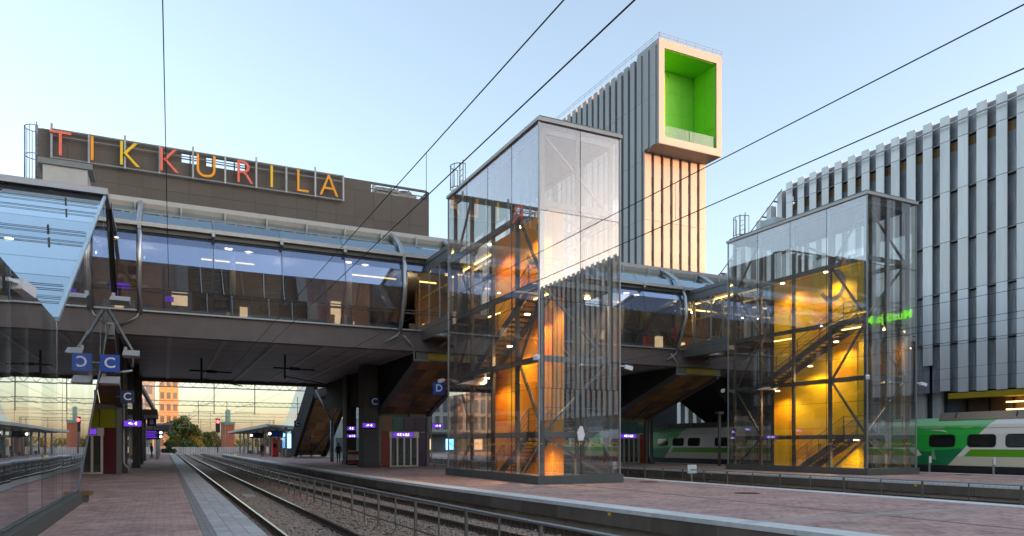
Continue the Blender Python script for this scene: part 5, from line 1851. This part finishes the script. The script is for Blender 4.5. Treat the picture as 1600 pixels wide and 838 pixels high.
for s in (0, 0.9):
    m.bar((12.9 + s * 0.6, 187.7, 1), (12.9 + s * 0.6, 187.7, 7.6), 0.1)
for k in range(12):
    m.bar((12.9, 187.7, 1.4 + k * 0.5), (13.44, 187.7, 1.4 + k * 0.5), 0.08)
m.build('ladder', MAST, bt)
lw = thing('low_brick_building', 'low brick building with glass front behind the middle canopy', 'building', (24, 150, -1.2))
bx('wall', BRICK, 20.0, 36, 160, 172, -1.2, 3.0, lw)
bx('glass_front', FWIN, 21, 35, 159.9, 159.97, 0.2, 2.4, lw)
bx('roof_slab', GREYST, 19.5, 36.5, 159.4, 172.5, 3.0, 3.4, lw)
lg = thing('glazed_hall', 'pale glazed hall with a curved roof beyond the black slanting stair', 'building', (30, 128, -1.2))
MB().prism([(21.5, -1.2), (21.5, 4.2), (24, 5.4), (29, 6.2), (38, 6.4), (44, 5.6), (44, -1.2)], 'y', 128, 140).build('wall', mat('pale_hall', (0.35, 0.4, 0.38), 0.35, 0.1, 0.2, 0.6), lg)
for i in range(12):
    x = 22 + i * 1.8
    bx('window', FWIN, x, x + 1.5, 127.9, 127.96, 0.3, 2.8, lg)
ff = thing('trackside_fence', 'pale wooden fence along the end of the left platform', 'fence', (2, 178, -0.8))
for i in range(44):
    x = -4 + i * 0.5
    bx('board', SLAB, x, x + 0.42, 178, 178.05, -0.8, 1.0, ff)
for i in range(8):
    bx('post', GREYST, -4 + i * 3.1, -3.88 + i * 3.1, 178.051, 178.15, -0.8, 1.1, ff)

sb = thing('striped_office', 'pale office block with vertical window stripes seen between stair hall and orange-cored tower', 'building', (52, 135, -1.2))
MB().box(34, 64, 126, 146, -1.2, 17).build('wall', mat('striped_wall', (0.33, 0.36, 0.35), 0.6, 0, 0.1, 0.4), sb)
for i in range(19):
    x = 34.5 + i * 1.55
    for j in range(4):
        bx('window', FWIN, x, x + 0.8, 125.9, 125.97, 4.4 + j * 3.2, 6.9 + j * 3.2, sb)
bx('shop_front', FWIN, 35, 63, 125.88, 125.96, 0.2, 3.4, sb)
bx('canopy_slab', GREYST, 34, 64, 123.5, 125.8, 3.6, 3.9, sb)
for i in range(5):
    x = 37 + i * 5.2
    bx('lit_window', SHOPL if i % 2 else SCRB, x, x + 2.2, 125.82, 125.87, 0.6, 2.6, sb)
wb = thing('western_office', 'unseen long brown block added for the dark mirror image in the tower side glass', 'building', (-38, 85, -1.2))
MB().box(-48, -28, 10, 165, -1.2, 11.5).build('wall', mat('western_wall', (0.22, 0.17, 0.14), 0.7, 0, 0.2, 0.3), wb)  # out-of-view block added so the tower glass mirrors dark, not bright sky
for i in range(36):
    for j in range(3):
        bx('window', FWIN, -27.98, -27.9, 12 + i * 4.2, 14.6 + i * 4.2, 1.0 + j * 3.5, 3.0 + j * 3.5, wb)
bx('parapet', GREYST, -48.2, -27.8, 9.8, 165.2, 11.5, 12.0, wb)

# ================================================================ trees
def leaf_mat(name, c):
    m = mat(name, c, 0.7, 0, 0.55, 0.9)
    b = m.node_tree.nodes['Principled BSDF']
    b.inputs['Transmission Weight'].default_value = 0.0
    return m


LF = {'green': leaf_mat('leaf_green', (0.07, 0.105, 0.02)), 'yellow': leaf_mat('leaf_yellow', (0.22, 0.19, 0.02)), 'dark': leaf_mat('leaf_dark', (0.04, 0.065, 0.018)), 'olive': leaf_mat('leaf_olive', (0.13, 0.12, 0.02))}
BARK = mat('bark', (0.09, 0.065, 0.045), 0.9, 0, 0.3, 6, 0.5)


def leaves(mb, c, r, n, size):
    for _ in range(n):
        d = Vector((random.gauss(0, 1), random.gauss(0, 1), random.gauss(0, 1))).normalized() * (random.random() ** 0.45)
        p = Vector(c) + Vector((d.x * r[0], d.y * r[1], d.z * r[2]))
        a = Vector((random.gauss(0, 1), random.gauss(0, 1), random.gauss(0, 1))).normalized() * size * random.uniform(0.6, 1.3)
        b = a.orthogonal().normalized() * size * random.uniform(0.4, 0.8)
        mb.add([p - a, p + b, p + a, p - b], [(0, 1, 2, 3)])


def tree(x, y, h, w_, leafs, label, z0=-1.0, seed=0, group='trees beyond the footbridge'):
    random.seed(seed)
    t = thing('tree', label, 'tree', (x, y, z0), group)
    m = MB().tube([(x, y, z0), (x + 0.15, y, z0 + h * 0.35), (x - 0.1, y, z0 + h * 0.75)], [0.035 * h, 0.024 * h, 0.008 * h], 8)
    for k in range(6):
        a = k * 1.05
        zz = z0 + h * (0.3 + 0.07 * k)
        m.tube([(x, y, zz), (x + math.cos(a) * w_ * 0.3, y + math.sin(a) * w_ * 0.3, zz + h * 0.2)], [0.013 * h, 0.005 * h], 6)
    m.build('trunk', BARK, t)
    nb = 26
    mbs = {k: MB() for k in leafs}
    for k in range(nb):
        u = random.random()
        zz = z0 + h * (0.22 + 0.74 * u)
        rad = w_ * 0.5 * math.sin(math.pi * (0.16 + 0.8 * u)) * random.uniform(0.45, 1.0)
        a = random.uniform(0, 6.28)
        c = (x + rad * math.cos(a), y + rad * math.sin(a), zz)
        r = w_ * random.uniform(0.13, 0.22)
        key = leafs[0] if (random.random() < 0.55 or len(leafs) == 1) else random.choice(leafs[1:])
        leaves(mbs[key], c, (r, r, r * 0.75), 150, 0.022 * h + 0.1)
    for k, mb in mbs.items():
        if mb.v:
            mb.build('crown', LF[k], t, fix=False)


tree(4.0, 196, 9.6, 8.0, ['green', 'yellow', 'yellow', 'olive'], 'yellow and green tree beyond the left platform, the tallest of them', seed=1)
tree(6.4, 205, 7.0, 7.0, ['green', 'olive'], 'rounded green tree right of the yellow one', seed=2)
tree(10.5, 215, 5.6, 6.5, ['green', 'dark'], 'low green tree beside the track left of the signal', seed=3)
tree(13.5, 235, 6.5, 7.0, ['olive', 'green'], 'olive tree behind the red signal', seed=4)
tree(0.6, 150, 3.0, 2.8, ['dark', 'green'], 'small dark bush at the end of the left platform', seed=5)
tree(37, 188, 11.0, 6.0, ['green', 'dark'], 'green tree in front of the slant-edged glass block', seed=6)
tree(33, 152, 7.0, 5.0, ['green', 'yellow'], 'green tree behind the forked post', seed=7)
tree(43, 150, 9.0, 6.0, ['green', 'dark'], 'green tree behind the red and white barrier', seed=8)
random.seed(21)
mb = MB()
for i in range(150):
    x = -130 + i * 2.6 + random.uniform(-1, 1)
    y = 330 + random.uniform(-15, 25)
    hh = random.uniform(3.5, 7.5)
    leaves(mb, (x, y, hh * 0.4), (3.2, 3.2, hh * 0.6), 60, 0.75)
tag(mb.build('far_woods', LF['olive'], fix=False), 'far line of trees on the horizon', 'woods', kind='stuff')

# ================================================================ people
SKIN = mat('skin', (0.5, 0.3, 0.21), 0.6, 0, 0.05, 4)
HAIR = mat('hair', (0.03, 0.02, 0.015), 0.7, 0, 0.2, 10)


def person(x, y, face, label, jacket, trousers, stride=0.12, arm=0.0, h=1.75, bag=None):
    """one skinned body; face is the heading in degrees (0 looks along +Y)"""
    t = thing('person', label, 'person', (x, y, 0.004), 'people waiting on the platforms')
    k = h / 1.75
    J = {'pel': (0, 0, .95), 'wst': (0, 0, 1.1), 'chest': (0, .01, 1.34), 'neck': (0, .0, 1.47), 'head': (0, .02, 1.57), 'top': (0, .02, 1.70),
         'sl': (-.17, 0, 1.41), 'el': (-.23, -.02 + arm * .4, 1.14), 'hl': (-.21, .08 + arm, .92 + arm * .9), 'fl': (-.2, .11 + arm * 1.2, .84 + arm),
         'sr': (.17, 0, 1.41), 'er': (.23, -.03, 1.14), 'hr': (.22, .06, .92), 'fr': (.21, .09, .84),
         'hpl': (-.095, 0, .9), 'kl': (-.1, stride * .6 + .03, .5), 'al': (-.1, stride - .02, .08), 'tl': (-.11, stride + .16, .03),
         'hpr': (.095, 0, .9), 'kr': (.1, -stride * .4 + .03, .5), 'ar': (.1, -stride, .08), 'tr': (.11, -stride + .18, .03)}
    rad = {'pel': .14, 'wst': .13, 'chest': .155, 'neck': .06, 'head': .095, 'top': .075, 'sl': .07, 'el': .052, 'hl': .036, 'fl': .034, 'sr': .07, 'er': .052, 'hr': .036, 'fr': .034,
           'hpl': .095, 'kl': .065, 'al': .045, 'tl': .036, 'hpr': .095, 'kr': .065, 'ar': .045, 'tr': .036}
    E_ = [('pel', 'wst'), ('wst', 'chest'), ('chest', 'neck'), ('neck', 'head'), ('head', 'top'), ('chest', 'sl'), ('sl', 'el'), ('el', 'hl'), ('hl', 'fl'), ('chest', 'sr'), ('sr', 'er'), ('er', 'hr'), ('hr', 'fr'),
          ('pel', 'hpl'), ('hpl', 'kl'), ('kl', 'al'), ('al', 'tl'), ('pel', 'hpr'), ('hpr', 'kr'), ('kr', 'ar'), ('ar', 'tr')]
    ks = list(J)
    me = bpy.data.meshes.new('person_body')
    me.from_pydata([tuple(c * k for c in J[q]) for q in ks], [(ks.index(a), ks.index(b)) for a, b in E_], [])
    tmp = bpy.data.objects.new('tmp_body', me)
    COL.objects.link(tmp)
    md = tmp.modifiers.new('skin', 'SKIN')
    for i, q in enumerate(ks):
        sv = me.skin_vertices[0].data[i]
        sv.radius = (rad[q] * k, rad[q] * k * (0.72 if q in ('pel', 'wst', 'chest') else 1))
        sv.use_root = q == 'pel'
    sub = tmp.modifiers.new('sub', 'SUBSURF')
    sub.levels = sub.render_levels = 2
    dg = bpy.context.evaluated_depsgraph_get()
    bm_ = bpy.data.meshes.new_from_object(tmp.evaluated_get(dg))
    bpy.data.objects.remove(tmp)
    bm_.materials.clear()
    for mm in (jacket, trousers, SKIN, DARK):
        bm_.materials.append(mm)
    for p in bm_.polygons:
        c = p.center / k
        p.use_smooth = True
        if c.z > 1.48 or (c.z < 0.93 + arm * .9 and abs(c.x) > 0.185 and c.z > 0.7):
            p.material_index = 2
        elif c.z < 0.1:
            p.material_index = 3
        elif c.z < 0.92 and abs(c.x) < 0.185:
            p.material_index = 1
    bm_.transform(Matrix.Rotation(R(-face), 4, 'Z'))
    o = bpy.data.objects.new('body', bm_)
    link(o, t, (x, y, 0.004))
    hb = MB()
    for i in range(7):
        for j in range(12):
            pass
    me2 = bpy.data.meshes.new('hair')
    b2 = bmesh.new()
    bmesh.ops.create_icosphere(b2, subdivisions=3, radius=0.118 * k, matrix=Matrix.Translation((0, -0.005, 1.655 * k)) @ Matrix.Diagonal((0.92, 1.05, 1.0, 1)))
    bmesh.ops.delete(b2, geom=[v for v in b2.verts if v.co.y > 0.03 * k and v.co.z < 1.69 * k], context='VERTS')
    b2.transform(Matrix.Rotation(R(-face), 4, 'Z'))
    b2.to_mesh(me2)
    b2.free()
    me2.materials.append(HAIR)
    link(bpy.data.objects.new('hair', me2), t, (x, y, 0.004))
    return t


JB = mat('jacket_black', (0.015, 0.015, 0.017), 0.8, 0, 0.2, 8)
JN = mat('jacket_navy', (0.02, 0.025, 0.045), 0.8, 0, 0.2, 8)
JE = mat('jeans', (0.03, 0.06, 0.11), 0.8, 0, 0.2, 8)
TB = mat('trousers_beige', (0.4, 0.34, 0.27), 0.8, 0, 0.1, 8)
person(13.62, 62.5, 20, 'person in a dark jacket and jeans standing left of the red and white barrier', JB, JE, 0.05)
person(11.6, 99, 10, 'person in black walking on the middle platform near the blue screen', JB, JB, 0.15)
person(-1.9, 79, 90, 'person in a dark jacket and pale trousers under the left canopy', JN, TB, 0.05, 0.12)
person(-1.3, 93, 60, 'person in dark clothes walking under the left canopy, middle of the three', JN, JE, 0.16)
person(-0.8, 118, 0, 'person farthest along the left platform, dressed in black', JB, JB, 0.15)
bg_ = thing('carrier_bag', 'white carrier bag on the ground beside the people under the left canopy', 'bag', (-1.75, 90, 0))
MB().prism([(-1.95, 0.005), (-1.5, 0.005), (-1.42, 0.4), (-1.6, 0.52), (-1.85, 0.52), (-2.02, 0.4)], 'y', 90, 90.2).build('body', WHITE, bg_)
pipe('handle', WHITE, [(-1.85, 90.1, 0.5), (-1.8, 90.1, 0.68), (-1.65, 90.1, 0.68), (-1.6, 90.1, 0.5)], 0.015, bg_)
